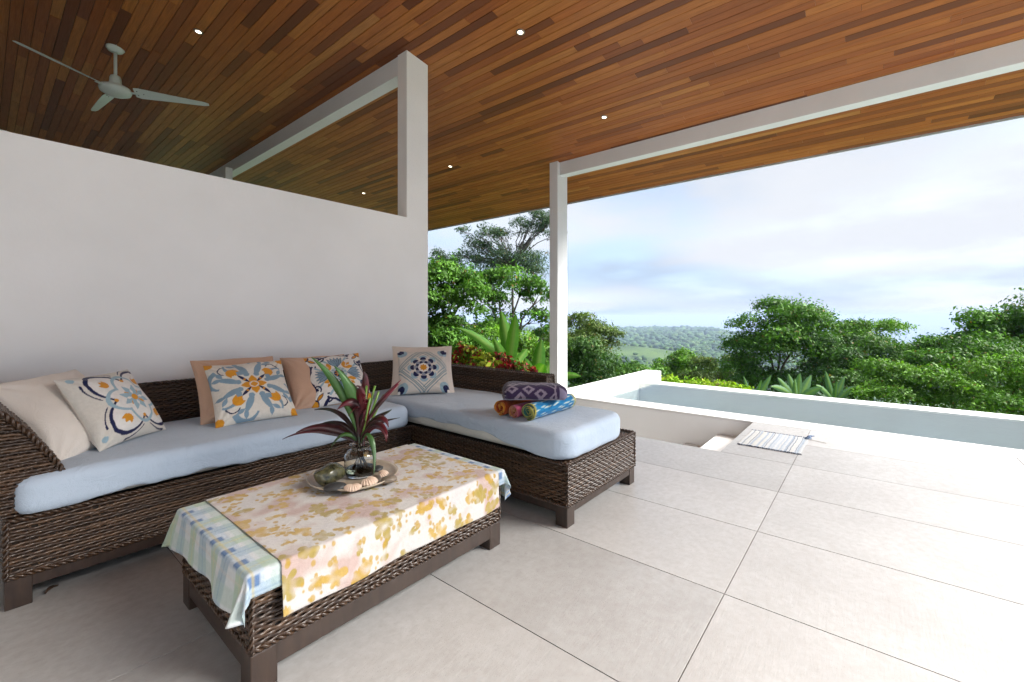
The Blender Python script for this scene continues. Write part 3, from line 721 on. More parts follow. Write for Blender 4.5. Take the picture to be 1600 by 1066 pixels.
def art_lotus(n):
    a = Art(n, bg=WHITE)
    for k in range(4):
        q = k * math.pi / 2; d = q + math.pi / 4
        bx, by = .26 * math.cos(q), .26 * math.sin(q)
        rr, aa = a.loc(bx, by, q); an = np.arctan2(aa, rr); rd = np.hypot(rr, aa)
        Rf = .62 + .05 * np.abs(np.cos(an * 4)); fanm = (np.abs(an) < .80)
        a.put(fanm & (rd < Rf + .07), NAVY); a.put(fanm & (rd < Rf), WHITE); a.put(fanm & (rd < Rf - .05) & (np.abs(an) > .66), LBLUE)
        for da in (-.48, -.24, 0, .24, .48):
            a.petal(bx, by, q + da, .54, .062, NAVY); a.petal(bx + .01 * math.cos(q), by + .01 * math.sin(q), q + da, .52, .050, BLUE)
        fx, fy = .46 * math.cos(d), .46 * math.sin(d)
        for da in (-.6, 0, .6): a.petal(fx - .16 * math.cos(d), fy - .16 * math.sin(d), d + da, .34, .075, ORG); 
        for da in (-.3, .3): a.petal(fx - .10 * math.cos(d), fy - .10 * math.sin(d), d + da, .22, .016, WHITE)
        for sg in (1, -1):
            ox, oy = .92 * math.cos(d + sg * .26), .92 * math.sin(d + sg * .26)
            a.arc(ox, oy, .13, d + (0 if sg > 0 else 1.6), d + (4.2 if sg > 0 else 5.8), .05, .05, NAVY)
            a.petal(ox - .1 * math.cos(d), oy - .1 * math.sin(d), d + sg * .15, .48, .055, NAVY)
        a.petal(.86 * math.cos(d), .86 * math.sin(d), d, .36, .07, NAVY); a.petal(.90 * math.cos(d), .90 * math.sin(d), d, .28, .045, ORG)
        a.disk(1.36 * math.cos(d), 1.36 * math.sin(d), .20, NAVY); a.disk(1.38 * math.cos(d), 1.38 * math.sin(d), .18, ORG)
    a.disk(0, 0, .27, LBLUE)
    for k in range(12): a.line(0, 0, .27 * math.cos(k * .5236), .27 * math.sin(k * .5236), .018, WHITE)
    a.disk(0, 0, .16, NAVY)
    for k in range(8): a.petal(0, 0, k * .785, .16, .016, ORG)
    a.disk(0, 0, .045, WHITE)
    return a
def art_medal(n):
    a = Art(n, bg=(.63, .585, .525)); G = (.20, .285, .315)
    for dd in (.86, 1.06):                                        # chains set as a diamond
        for k in range(4):
            q = k * math.pi / 2; x0, y0, x1, y1 = dd * math.cos(q), dd * math.sin(q), dd * math.cos(q + math.pi / 2), dd * math.sin(q + math.pi / 2)
            nn = 7
            for i in range(nn):
                f0, f1 = i / nn, (i + 1.35) / nn; mx_, my_ = math.cos(q + math.pi / 4), math.sin(q + math.pi / 4)
                for o_ in (-.045, .045): a.line(x0 + (x1 - x0) * f0 + mx_ * o_, y0 + (y1 - y0) * f0 + my_ * o_, x0 + (x1 - x0) * f1 + mx_ * o_, y0 + (y1 - y0) * f1 + my_ * o_, .038, G)
    for x in (-1, 1):
        for y in (-1, 1): a.disk(x * .80, y * .80, .26, (.63, .585, .525)); a.disk(x * .82, y * .82, .22, LBLUE); a.disk(x * .87, y * .87, .14, NAVY); a.disk(x * .97, y * .97, .08, WHITE)
    a.disk(0, 0, .60, (.63, .585, .525))
    for k in range(8):
        q = k * math.pi / 4; a.disk(.47 * math.cos(q), .47 * math.sin(q), .165, LBLUE)
    a.disk(0, 0, .50, (.63, .585, .525))
    for k in range(8):
        q = k * math.pi / 4; a.disk(.405 * math.cos(q), .405 * math.sin(q), .118, NAVY)
    a.disk(0, 0, .375, (.63, .585, .525))
    for k in range(8):
        q = k * math.pi / 4; a.disk(.30 * math.cos(q), .30 * math.sin(q), .082, (.25, .27, .33)); q += .39; a.disk(.245 * math.cos(q), .245 * math.sin(q), .075, NAVY)
    a.disk(0, 0, .205, WHITE)
    for k in range(8): a.petal(0, 0, k * .785, .17, .040, ORG)
    a.disk(0, 0, .09, ORG)
    return a
M_print = mat('printed_cotton', rough=.85, spec=.15, build=b_fabric(None, None, 380, True))
M_cream = mat('cream_canvas', rough=.88, spec=.15, build=b_fabric((.68, .635, .57), (.74, .69, .63)))
M_peach = mat('peach_canvas', rough=.88, spec=.15, build=b_fabric((.52, .34, .24), (.58, .39, .28)))
M_ivory = mat('ivory_linen', rough=.88, spec=.15, build=b_fabric((.64, .58, .52), (.70, .64, .58)))
def pillow(label, centre, rotv, size, thick, material, art=None, n=110, seed=0, back=0.0, piping=True, box=False, group='scatter pillows on the sofa'):
    e = empty('pillow', label=label, cat='pillow', group=group)
    ax = Vector(rotv); q = Matrix.Rotation(ax.length, 4, ax.normalized())
    c_ = Vector(centre) + (q @ Vector((0, 1, 0))) * back
    e.matrix_world = Matrix.Translation(c_) @ q
    S = size / 2
    def side(sgn, nn):
        u, v = np.meshgrid(np.linspace(-1, 1, nn), np.linspace(-1, 1, nn), indexing='ij')
        pin = .065
        sx = 1 - pin * (1 - v ** 2) * np.abs(u) ** 2; sz = 1 - pin * (1 - u ** 2) * np.abs(v) ** 2
        prof = ((1 - u ** 2) * (1 - v ** 2)) ** (.50 if not box else .34)
        sag = 1 - .18 * v                                     # fuller towards the bottom
        y = -sgn * (thick + .03) / 2 * prof * sag
        wr = np.zeros_like(u)
        rs = np.random.default_rng(seed + 5)
        for k in range(9):
            a_ = rs.uniform(0, 6.28); f_ = rs.uniform(3, 8); wr += .0026 * np.sin(f_ * (u * math.cos(a_) + v * math.sin(a_)) + rs.uniform(0, 6.28))
        # tension creases from the corners
        for (cu, cv) in ((-1, -1), (1, -1), (1, 1), (-1, 1)):
            d_ = np.hypot(u - cu, v - cv); t_ = np.arctan2(v - cv, u - cu); wr += .009 * np.sin(t_ * 13 + seed) * np.exp(-d_ * 2.2) * np.minimum(1, d_ * 3)
        y += -sgn * wr * np.minimum(1, prof * 2)
        return np.stack([u * S * sx, y, v * S * sz + .0 * u], -1).reshape(-1, 3)
    def grid_faces(nn, flip):
        i = (np.arange(nn - 1)[:, None] * nn + np.arange(nn - 1)[None, :]).ravel()
        f = np.stack([i, i + nn, i + nn + 1, i + 1], 1); return f[:, ::-1] if flip else f
    me = mesh('front_panel', side(1, n), grid_faces(n, False), True)
    if art is not None:
        a = art(n); c2 = a.c.reshape(-1, 3); set_col(me, c2); obj('front_panel', me, M_print, e)
    else: obj('front_panel', me, material, e)
    nb = 40; obj('back_panel', mesh('back_panel', side(-1, nb), grid_faces(nb, True), True), material, e)
    if piping:
        t_ = np.linspace(-1, 1, 30); pp = []
        def P(u, v): return (u * S * (1 - .065 * (1 - v * v) * u * u), 0, v * S * (1 - .065 * (1 - u * u) * v * v))
        for k in t_[:-1]: pp.append(P(k, -1))
        for k in t_[:-1]: pp.append(P(1, k))
        for k in t_[:-1]: pp.append(P(-k, 1))
        for k in t_: pp.append(P(-1, -k))
        b = MB(); b.tube(pp, .0035, 6, False); b.build('piping', material, e, smooth=True)
    return e
pillow('large plain cream pillow leaning on the sofa arm', (.33, 3.389, .795), (-.6072, -.2887, .7541), .535, .17, M_cream, seed=1, back=.06, n=60, box=True)
pillow('pillow with a navy outlined star print and orange tulips', (.496, 3.40, .774), (-.5371, -.2002, .6799), .455, .16, M_cream, art_star, seed=2, piping=False, n=150)
pillow('plain peach pillow behind the blue scroll print pillow', (1.202, 3.544, .79), (-.719, .0325, -.0834), .537, .13, M_peach, seed=3, back=.015, n=60, box=True)
pillow('pillow with blue acanthus scrolls and four orange flowers', (1.217, 3.387, .773), (-.7277, .0222, -.0725), .505, .16, M_cream, art_scroll, seed=4, piping=False, n=160)
pillow('plain peach pillow behind the navy lotus print pillow', (1.786, 3.50, .787), (-.6882, .049, -.1461), .523, .13, M_peach, seed=5, back=.045, n=60, box=True)
pillow('pillow with blue lotus fans, navy scrolls and orange corners', (1.903, 3.47, .775), (-.6819, .0278, -.2272), .485, .155, M_cream, art_lotus, seed=6, piping=False, n=160)
pillow('plain ivory pillow behind the medallion print pillow', (2.680, 3.305, .812), (-.718, .2547, -.6317), .585, .12, M_ivory, seed=7, back=.035, n=60)
pillow('pillow with a navy and blue medallion round an orange star', (2.615, 3.219, .787), (-.6471, .2082, -.5924), .468, .14, M_ivory, art_medal, seed=8, piping=False, n=160)

# ------------------------------------------------------------------ cloths on the table
TT = TZ + .012
def drape(name, label, x0, x1, y0, y1, lift, colf, nx, ny, seed, rip=1.0, group=None, side_y=1.0):
    U, Vv = np.meshgrid(np.linspace(x0, x1, nx), np.linspace(y0, y1, ny), indexing='ij')
    ex0, ex1, ey0, ey1 = tx0 - .012 - lift, tx1 + .012 + lift, ty0 - .012 - lift, ty1 + .012 + lift
    r_ = .014
    qx, qy = np.clip(U, ex0, ex1), np.clip(Vv, ey0, ey1); dx, dy = U - qx, Vv - qy; rho = np.hypot(dx, dy)
    an = np.where(rho > 1e-9, 1, 0); nxn = np.where(rho > 1e-9, dx / np.maximum(rho, 1e-9), 0); nyn = np.where(rho > 1e-9, dy / np.maximum(rho, 1e-9), 0)
    s_ = np.clip(rho / (r_ * 1.57), 0, 1); outw = r_ * np.sin(s_ * math.pi / 2); drop = r_ * (1 - np.cos(s_ * math.pi / 2)) + np.maximum(rho - r_ * 1.57, 0)
    both = (np.abs(dx) > 1e-6) & (np.abs(dy) > 1e-6)
    tang = qx * 9.0 + qy * 11.0
    fold = np.sin(tang + seed) * .5 + np.sin(tang * 1.9 + 2 * seed) * .35
    hang = np.maximum(rho - .02, 0)
    outw = outw + hang * (.10 + .16 * fold * rip) * (~both) * np.where(dy < 0, side_y, 1.0) + both * hang * (.22 + .20 * np.sin(np.arctan2(np.abs(dy), np.abs(dx)) * 6 + seed))
    drop = drop * np.where(both, .97, .99)
    X = qx + nxn * outw; Y = qy + nyn * outw; Z = TT + lift - drop
    flat = rho < 1e-6
    wr = np.array([mnoise.noise(Vector((a * 5 + seed, b_ * 7, 0))) * .5 + mnoise.noise(Vector((a * 13 + seed, b_ * 9, 3))) * .3 for a, b_ in zip(U.ravel(), Vv.ravel())]).reshape(U.shape)
    Z = Z + np.where(flat, np.maximum(wr, -.1) * .006 * np.clip((np.hypot(U - 1.262, Vv - 2.125) - .2) / .08, .12, 1), 0) + .0012
    X = X + np.where(flat, 0, nxn * np.abs(wr) * .008); Y = Y + np.where(flat, 0, nyn * np.abs(wr) * .008)
    i = (np.arange(nx - 1)[:, None] * ny + np.arange(ny - 1)[None, :]).ravel(); F = np.stack([i, i + ny, i + ny + 1, i + 1], 1)
    me = mesh(name, np.stack([X, Y, Z], -1).reshape(-1, 3), F, True); set_col(me, colf(U, Vv).reshape(-1, 3))
    o = obj(name, me, M_print, label=label, cat='tablecloth', group=group)
    m = o.modifiers.new('s', 'SOLIDIFY'); m.thickness = .0012; m.offset = 1
    return o
def plaid(U, V):
    c = np.empty(U.shape + (3,)); c[:] = (.55, .58, .59)
    p = np.mod(V - 1.5, .25) / .25; q = np.mod(U - .42, .21) / .21
    def bl(m, col, a): c[m] = c[m] * (1 - a) + np.array(col) * a
    bl((p > .08) & (p < .34), (.22, .34, .42), .62); bl((p > .52) & (p < .80), (.26, .40, .24), .60)
    bl((q > .05) & (q < .35), (.36, .48, .42), .45); bl((q > .62) & (q < .95), (.36, .46, .58), .50)
    m = (q > .66) & (q < .90) & (np.mod(p, .5) > .30) & (np.mod(p, .5) < .44); bl(m, (.05, .13, .30), .85)
    bl(np.abs(q - .78) < .025, (.50, .40, .12), .6); bl(np.abs(p - .66) < .02, (.55, .50, .22), .35); bl(np.abs(p - .21) < .015, (.16, .24, .36), .4)
    bl(np.abs(q - .5) < .03, (.60, .50, .42), .3)
    return c
def floral(U, V):
    c = np.empty(U.shape + (3,)); c[:] = (.55, .53, .505)
    f = np.array([mnoise.noise(Vector((a * 6.0, b_ * 6.0, 1))) + .5 * mnoise.noise(Vector((a * 17, b_ * 17, 5))) for a, b_ in zip(U.ravel(), V.ravel())]).reshape(U.shape)
    f2 = np.array([mnoise.noise(Vector((a * 30, b_ * 30, 9))) for a, b_ in zip(U.ravel(), V.ravel())]).reshape(U.shape)
    k = np.clip((f - .0) / .40, 0, 1)[..., None] * .70; c = c * (1 - k) + np.array((.42, .27, .235)) * k
    k = np.clip((-f - .25) / .4, 0, 1)[..., None] * .30; c = c * (1 - k) + np.array((.50, .47, .50)) * k
    rs = np.random.default_rng(21); cen = []
    for _ in range(900):
        x, y = rs.uniform(U.min(), U.max()), rs.uniform(V.min(), V.max())
        if all((x - a) ** 2 + (y - b_) ** 2 > .074 ** 2 for a, b_ in cen): cen.append((x, y))
    for (x, y) in cen:
        R_ = rs.uniform(.022, .060); ph = rs.uniform(0, 6.28); an_ = rs.uniform(.55, 1.0); ca, sa = math.cos(ph), math.sin(ph)
        dx, dy = (U - x) * ca + (V - y) * sa, (-(U - x) * sa + (V - y) * ca) / an_; r = np.hypot(dx, dy); t_ = np.arctan2(dy, dx)
        nl = rs.choice((1.5, 2.0, 2.5, 3.0)); lob = R_ * (.45 + .55 * np.abs(np.cos(nl * t_)) ** .7) * (1 + .45 * f2 + .3 * f) * (1 + .35 * np.cos(t_))
        al_ = np.clip((lob - r) / .0025, 0, 1) * np.clip(.72 + .9 * f2 + .3 * f, .12, .95); col = np.array(((.42, .27, .045), (.34, .26, .065), (.46, .31, .08))[rs.integers(0, 3)])
        c = c * (1 - al_[..., None]) + col * al_[..., None]
        for j in range(rs.integers(2, 6)):
            a_ = ph + rs.uniform(-.9, .9); d_ = R_ * rs.uniform(1.1, 1.7); xx, yy = x + d_ * math.cos(a_), y + d_ * math.sin(a_)
            al_ = np.clip((rs.uniform(.006, .012) - np.hypot(U - xx, (V - yy) * .8)) / .003, 0, 1) * .8; c = c * (1 - al_[..., None]) + np.array((.40, .26, .045)) * al_[..., None]
    hem = (np.minimum(U - U.min(), U.max() - U) < .008) | (np.minimum(V - V.min(), V.max() - V) < .008); c[hem] *= .93
    return c
drape('checked_tablecloth', 'blue and green checked tablecloth spread under the floral runner', tx0 - .172, tx1 + .19, ty0 - .10, ty1 + .13, .0, plaid, 190, 130, 2.0, side_y=.15)
drape('floral_runner', 'white runner with ochre flowers and pink blots hanging over the table side', .675, 1.835, ty0 - .215, ty1 + .12, .0045, floral, 370, 330, .7, .45)
# ------------------------------------------------------------------ tray, vase and finds on the table
TRZ = TT + .0125
def b_tray(t, p):
    v = coords(t); t.links.new(ramp(t, noise(t, v, 12, 4, .6), [(.3, (.40, .33, .24)), (.7, (.48, .41, .32))]), p.inputs['Base Color'])
M_tray = mat('champagne_glaze', rough=.22, spec=.6, build=b_tray)
TC = (1.262, 2.125)
b = MB(); b.lathe([(.001, .006), (.15, .006), (.18, .009), (.21, .020), (.226, .030), (.229, .028), (.213, .014), (.18, .0), (.001, 0)], 64, (0, 0, 0))
tray = b.build('round_tray', M_tray, smooth=True, label='shallow round champagne tray holding the vase, stones and shells', cat='tray'); tray.location = (*TC, TRZ)
M_glass = mat('clear_glass', (.95, .97, .96), .02)
p = M_glass.node_tree.nodes['Principled BSDF']; p.inputs['Transmission Weight'].default_value = 1.0; p.inputs['IOR'].default_value = 1.45
M_vwater = mat('cloudy_vase_water', (.80, .80, .52), .03)
p = M_vwater.node_tree.nodes['Principled BSDF']; p.inputs['Transmission Weight'].default_value = .92; p.inputs['IOR'].default_value = 1.2
VC = (1.300, 2.125); VZ = TRZ + .0065
vase = empty('glass_vase', (*VC, VZ), label='squat clear glass jar vase standing on the tray', cat='vase')
b = MB(); b.lathe([(.001, .0), (.058, 0), (.068, .008), (.075, .03), (.077, .08), (.074, .110), (.062, .128), (.046, .136), (.046, .155), (.052, .160), (.049, .1605), (.0425, .155), (.0425, .137), (.058, .125), (.070, .108), (.073, .08), (.071, .032), (.062, .013), (.001, .011)], 48)
b.build('jar', M_glass, vase, smooth=True); vase.scale = (1.08, 1.08, 1.05)
b = MB(); b.lathe([(.001, .012), (.061, .014), (.0700, .032), (.0702, .040), (.001, .0402)], 40); b.build('vase_water', M_vwater, vase, smooth=True)
def b_leaf(c0, c1, rough=.4, tr=.25):
    def f(t, p):
        at = N(t, 'ShaderNodeAttribute', attribute_name='Col'); v = coords(t)
        c_ = mixc(t, mrange(t, noise(t, v, 14, 4, .6), .3, .7, 0, .5), at.outputs['Color'], (.3, .3, .3), 'MULTIPLY')
        t.links.new(c_, p.inputs['Base Color'])
    return f
M_bleaf = mat('bouquet_leaf', rough=.35, build=b_leaf(None, None))
CF, CR = Vector((math.cos(TH), math.sin(TH), 0)), Vector((math.sin(TH), -math.cos(TH), 0))
def view_pt(px, py, d): return CF * d + CR * ((px - 800) / 682 * d) + Vector((0, 0, 1.3 - (py - 495) / 682 * d))
VD = VC[0] * math.cos(TH) + VC[1] * math.sin(TH)
bq = empty('bouquet', (*VC, VZ + .02), label='bunch of dark red and green strap leaves in the glass vase', cat='bouquet')
def strap(pts, wmax, col0, col1, peak=.45, name='leaf', cup=.25, twist=0.0):
    pts = [Vector(p) for p in pts]; n = 16; V = []; cols = []
    def bez(t_):
        q = list(pts)
        while len(q) > 1: q = [q[i].lerp(q[i + 1], t_) for i in range(len(q) - 1)]
        return q[0]
    prev = None
    for i in range(n + 1):
        t_ = i / n; c_ = bez(t_); tg = (bez(min(1, t_ + .02)) - bez(max(0, t_ - .02))).normalized()
        sd = tg.cross(CF * .8 + Vector((0, 0, -.6))); sd = sd.normalized() if sd.length > .05 else CR.copy()
        if prev is not None and sd.dot(prev) < 0: sd = -sd
        prev = sd; nr = sd.cross(tg).normalized()
        a_ = twist * t_; s2 = sd * math.cos(a_) + nr * math.sin(a_); n2 = nr * math.cos(a_) - sd * math.sin(a_)
        wd = wmax * ((t_ / peak) ** .8 if t_ < peak else max(0, (1 - t_) / (1 - peak)) ** .75); wd = max(wd, .0015)
        for k, o_ in ((-1, 0), (0, -cup), (1, 0)):
            V.append(c_ + s2 * (k * wd) - n2 * (cup * wd * (1 if k == 0 else 0)))
            m_ = .5 + .5 * math.sin(t_ * 9 + k); cols.append([a * (1 - m_ * t_) + b_ * m_ * t_ for a, b_ in zip(col0, col1)])
    F = []
    for i in range(n):
        for k in range(2): F.append((i * 3 + k, i * 3 + k + 1, (i + 1) * 3 + k + 1, (i + 1) * 3 + k))
    me = mesh(name, V, F, True); set_col(me, np.array(cols)); o = obj(name, me, M_bleaf); kid(o, bq)
    m = o.modifiers.new('s', 'SOLIDIFY'); m.thickness = .0015
    return o
MAR, RED, GRN, DGR, LGR = (.030, .008, .012), (.115, .008, .016), (.05, .14, .025), (.020, .045, .018), (.16, .30, .05)
neck = Vector((VC[0], VC[1], VZ + .15)); foot = Vector((VC[0], VC[1], VZ + .03))
def S(px, py, dd=0.0): return view_pt(px, py, VD + dd)
leafs = [  # control points after the foot/neck, half width, colours, peak
    ([S(545, 672), S(505, 655, -.02), S(463, 676, -.05)], .026, MAR, (.09, .012, .02), .5),
    ([S(553, 668), S(528, 650, .04), S(490, 668, .05)], .018, MAR, DGR, .5),
    ([S(556, 640), S(552, 600, -.03), S(522, 572, -.06)], .030, GRN, (.07, .22, .04), .6),
    ([S(558, 640), S(566, 600, .05), S(530, 590, .08)], .024, DGR, GRN, .6),
    ([S(560, 630), S(556, 615, -.04), S(527, 640, -.10)], .030, MAR, RED, .55),
    ([S(566, 640), S(568, 600, -.03), S(556, 604, -.09)], .028, RED, MAR, .6),
    ([S(570, 640), S(575, 612, .0), S(565, 622, -.09)], .026, (.16, .008, .022), RED, .6),
    ([S(572, 650), S(598, 622, .0), S(623, 600, .02)], .020, MAR, (.26, .012, .04), .7),
    ([S(570, 655), S(602, 640, -.02), S(607, 668, -.05)], .024, MAR, RED, .6),
    ([S(572, 650), S(604, 648, .03), S(612, 640, .06)], .020, MAR, DGR, .5),
    ([S(574, 660), S(600, 655, .0), S(604, 690, -.03)], .016, RED, (.16, .02, .03), .6),
    ([S(556, 680), S(535, 664, -.03), S(516, 702, -.05)], .013, GRN, DGR, .5),
    ([S(560, 640), S(560, 622, .04), S(548, 606, .06)], .026, MAR, DGR, .5),
    ([S(563, 650), S(545, 630, .03), S(535, 622, .06)], .022, DGR, GRN, .5),
    ([S(566, 650), S(572, 640, -.05), S(566, 660, -.10)], .024, MAR, (.10, .01, .02), .5),
]
for pts, wd, c0, c1, pk in leafs:
    start = neck + Vector((random.uniform(-.02, .02), random.uniform(-.02, .02), 0)); strap([start] + pts, wd * .95, c0, c1, pk, twist=random.uniform(-.6, .6))
    if wd > .017:
        j = Vector((random.uniform(-.03, .03), random.uniform(-.03, .03), random.uniform(-.02, .03))); strap([start] + [q + j * (1 + k) for k, q in enumerate(pts)], wd * .8, c0, c1, pk, twist=random.uniform(-1.2, 1.2))
strap([neck, S(572, 655, -.03), S(590, 690, -.06), S(584, 742, -.085)], .014, GRN, (.16, .26, .15), .6)      # leaf hanging outside the jar
for (px, py, dd) in ((573, 603, 0), (586, 603, .02), (592, 612, .01), (600, 617, .03), (578, 622, -.03)):      # cut green stalks
    b = MB(); tip = S(px, py, dd); b.tube([neck + Vector((0, 0, -.02)), neck.lerp(tip, .5) + Vector((0, 0, .01)), tip], [.004, .006, .0065], 7)
    me = b.me('cut_stalk', True); set_col(me, np.tile(LGR, (len(me.vertices), 1))); kid(obj('cut_stalk', me, M_bleaf), bq)
for k in range(9):
    a_ = k * .7; b = MB(); b.tube([neck + Vector((.022 * math.cos(a_), .022 * math.sin(a_), .03)), neck + Vector((.012 * math.cos(a_ + 1), .012 * math.sin(a_ + 1), -.03)), foot + Vector((.045 * math.cos(a_ + 2.5), .045 * math.sin(a_ + 2.5), 0))], [.0045, .004, .0035], 6)
    me = b.me('stem', True); set_col(me, np.tile((.05, .035, .02), (len(me.vertices), 1))); kid(obj('stem', me, M_bleaf), bq)

def pebble(name, label, cat, loc, dims, rz, material, seed, rough=.12, group=None, tilt=0):
    bm = bmesh.new(); bmesh.ops.create_icosphere(bm, subdivisions=4, radius=1)
    for v in bm.verts:
        n_ = mnoise.noise(v.co * 1.3 + Vector((seed, 0, 0))) * rough + mnoise.noise(v.co * 4 + Vector((seed, 3, 0))) * rough * .25
        v.co *= 1 + n_; v.co = Vector((v.co.x * dims[0], v.co.y * dims[1], v.co.z * dims[2]))
    me = bpy.data.meshes.new(name); bm.to_mesh(me); bm.free(); me.shade_smooth()
    zmin = min(v.co.z for v in me.vertices)
    o = obj(name, me, material, label=label, cat=cat, group=group); o.location = (loc[0], loc[1], TRZ + .0065 - zmin * .97 + (loc[2] if len(loc) > 2 else 0)); o.rotation_euler = (tilt, 0, rz); return o
def b_stone(c0, c1, s_=18):
    def f(t, p): t.links.new(ramp(t, noise(t, coords(t), s_, 5, .6), [(.35, c0), (.65, c1)]), p.inputs['Base Color'])
    return f
M_dstone = mat('dark_pebble', rough=.5, build=b_stone((.020, .021, .022), (.045, .046, .046)))
M_gstone = mat('grey_brown_pebble', rough=.5, build=b_stone((.12, .095, .07), (.19, .15, .11)))
M_abal = mat('green_black_shell', rough=.25, spec=.6, build=b_stone((.012, .014, .008), (.10, .095, .045), 26))
def onz(px, py, z):
    d = (1.3 - z) * 682 / (py - 495); l = (px - 800) / 682 * d; q = CF * d + CR * l; return (q.x, q.y)
q = onz(512, 768, TRZ); q2 = onz(512, 749, TRZ + .03)
pebble('large_seashell', 'big dark green and black snail shell lying beside the vase', 'seashell', (q2[0] + .01, q2[1] - .005), (.086, .056, .050), R(15), M_abal, 3, .16, tilt=.1)
q = onz(524, 766, TRZ + .015); pebble('dark_stone', 'smooth dark grey stone at the rim of the tray', 'stone', q, (.056, .035, .022), R(-40), M_dstone, 8, .10)
q = onz(607, 748, TRZ + .02); pebble('brown_stone', 'flat grey brown stone at the tray edge beside the shells', 'stone', (q[0] - .01, q[1] - .02), (.044, .030, .018), R(-10), M_gstone, 5, .1)
q = onz(586, 738, TRZ + .012); pebble('grey_stone', 'small grey stone behind the glass vase', 'stone', (q[0] + .03, q[1] + .02), (.035, .028, .014), R(30), M_dstone, 15, .1)
M_shell = mat('pale_scallop', (.62, .47, .36), .55)
def scallop(label, loc, rz, s_, tilt):
    V = []; F = []; nu, nv = 72, 14
    for i in range(nu + 1):
        t_ = -1.45 + 2.9 * i / nu
        for j in range(nv + 1):
            r = j / nv; rib = 1 + .045 * math.cos(t_ * 22) * r; R_ = r * (1 - .10 * (abs(t_) / 1.45) ** 2)
            V.append((s_ * R_ * math.sin(t_) * rib, s_ * (R_ * math.cos(t_) * rib - .45), s_ * (.80 * math.sqrt(max(0, 1 - (R_ - .30) ** 2 / .53)) * (1 if r > .02 else .8) + .035 * math.cos(t_ * 22) * r - .05)))
    for i in range(nu):
        for j in range(nv): F.append((i * (nv + 1) + j, (i + 1) * (nv + 1) + j, (i + 1) * (nv + 1) + j + 1, i * (nv + 1) + j + 1))
    me = mesh('scallop_shell', V, F, True); o = obj('scallop_shell', me, M_shell, label=label, cat='seashell', group='scallop shells on the tray')
    o.rotation_euler = (tilt, 0, rz); o.location = (loc[0], loc[1], TRZ + .012)
    m = o.modifiers.new('s', 'SOLIDIFY'); m.thickness = .003
q = onz(551, 768, TRZ + .015); scallop('ribbed pale scallop shell between the dark stone and the larger scallop', q, R(150), .047, R(8))
q = onz(580, 757, TRZ + .02); scallop('larger ribbed pale scallop shell in front of the vase', q, R(200), .055, R(12))
q = onz(600, 742, TRZ + .02); scallop('pinkish scallop shell leaning on the brown stone', (q[0], q[1] - .005), R(240), .044, R(20))
M_coral = mat('rust_coral', (.22, .075, .03), .7)
b = MB(); q = onz(603, 754, TRZ + .01); rc = random.Random(4)
for k in range(16):
    p0 = Vector((q[0] + rc.uniform(-.022, .022), q[1] + rc.uniform(-.012, .012), TRZ + .010)); p1 = p0 + Vector((rc.uniform(-.014, .014), rc.uniform(-.014, .014), rc.uniform(.004, .016)))
    b.tube([p0, p0.lerp(p1, .5) + Vector((0, 0, .003)), p1], [.004, .0045, .002], 6)
b.build('coral_piece', M_coral, smooth=True, label='rust coloured bit of broken coral on the tray', cat='coral')

# ------------------------------------------------------------------ towels
M_towel = mat('terry_towel', rough=.95, spec=.1, build=b_fabric(None, None, 260, True))
def rolled(label, y, x0, L, rad, colf, turns, seed, z=.592, rz=0.0):
    n, m = 150, 16; V = []; cols = []
    rs = np.random.default_rng(seed)
    a = np.linspace(0, turns * 2 * math.pi, n); rr = .010 + (rad - .010) * (a / a[-1]) ** .9; th_ = .0062
    e0 = rs.normal(0, .005, n).cumsum() * .25
    for side in (0, 1):
        for i in range(n):
            r = rr[i] - side * th_; wob_ = 1 + .05 * math.sin(a[i] * 1.0 + seed) + .03 * math.sin(2.3 * a[i])
            for j in range(m):
                q = j / (m - 1); en = (e0[i] + .006 * math.sin(a[i] * 1.7)) * (1 if q in (0, 1) else .3)
                sq = 1 - .10 * (math.sin(a[i] - math.pi / 2 + a[-1]) > .8)
                V.append((x0 + L * q + en, y + r * wob_ * math.cos(a[i] - a[-1] - 1.2), z + rad * .97 + r * wob_ * .95 * math.sin(a[i] - a[-1] - 1.2)))
                cols.append(colf(a[i] / (2 * math.pi), q, side, j in (0, m - 1), i / n))
    F = []
    for side in (0, 1):
        o_ = side * n * m
        for i in range(n - 1):
            for j in range(m - 1):
                f = (o_ + i * m + j, o_ + i * m + j + 1, o_ + (i + 1) * m + j + 1, o_ + (i + 1) * m + j); F.append(f if side else f[::-1])
    for i in range(n - 1):
        for j in (0, m - 1):
            f = (i * m + j, (i + 1) * m + j, n * m + (i + 1) * m + j, n * m + i * m + j); F.append(f if j else f[::-1])
    for i in (0, n - 1):
        for j in range(m - 1): F.append((i * m + j, i * m + j + 1, n * m + i * m + j + 1, n * m + i * m + j))
    me = mesh('rolled_towel', V, F, True); set_col(me, np.array(cols)); o = obj('rolled_towel', me, M_towel, label=label, cat='towel', group='towels on the chaise')
    return o
def c_orange(t_, q, side, edge, i): 
    c = (.40, .085, .012) if not edge else (.50, .22, .03)
    return c if (int(t_ * 2 + q * 3) % 3) else (.26, .045, .012)
def c_pink(t_, q, side, edge, i): return (.36, .055, .13) if not edge else ((.42, .10, .17) if side == 0 else (.35, .20, .06))
def c_blue(t_, q, side, edge, i):
    if edge: return (.42, .36, .05) if side == 0 else (.03, .12, .10)
    if side: return (.03, .12, .12)
    k = math.sin(q * 34 + t_ * 20) * math.sin(t_ * 62 + 3 * math.sin(q * 21)); return (.55, .62, .50) if k > .62 else ((.010, .17, .36) if k > -.5 else (.008, .10, .25))
rolled('orange rolled towel under the folded purple towel', 2.045, 2.36, .46, .060, c_orange, 3.6, 3)
rolled('pink rolled towel squeezed between the orange and blue rolls', 1.922, 2.38, .44, .050, c_pink, 3.2, 5)
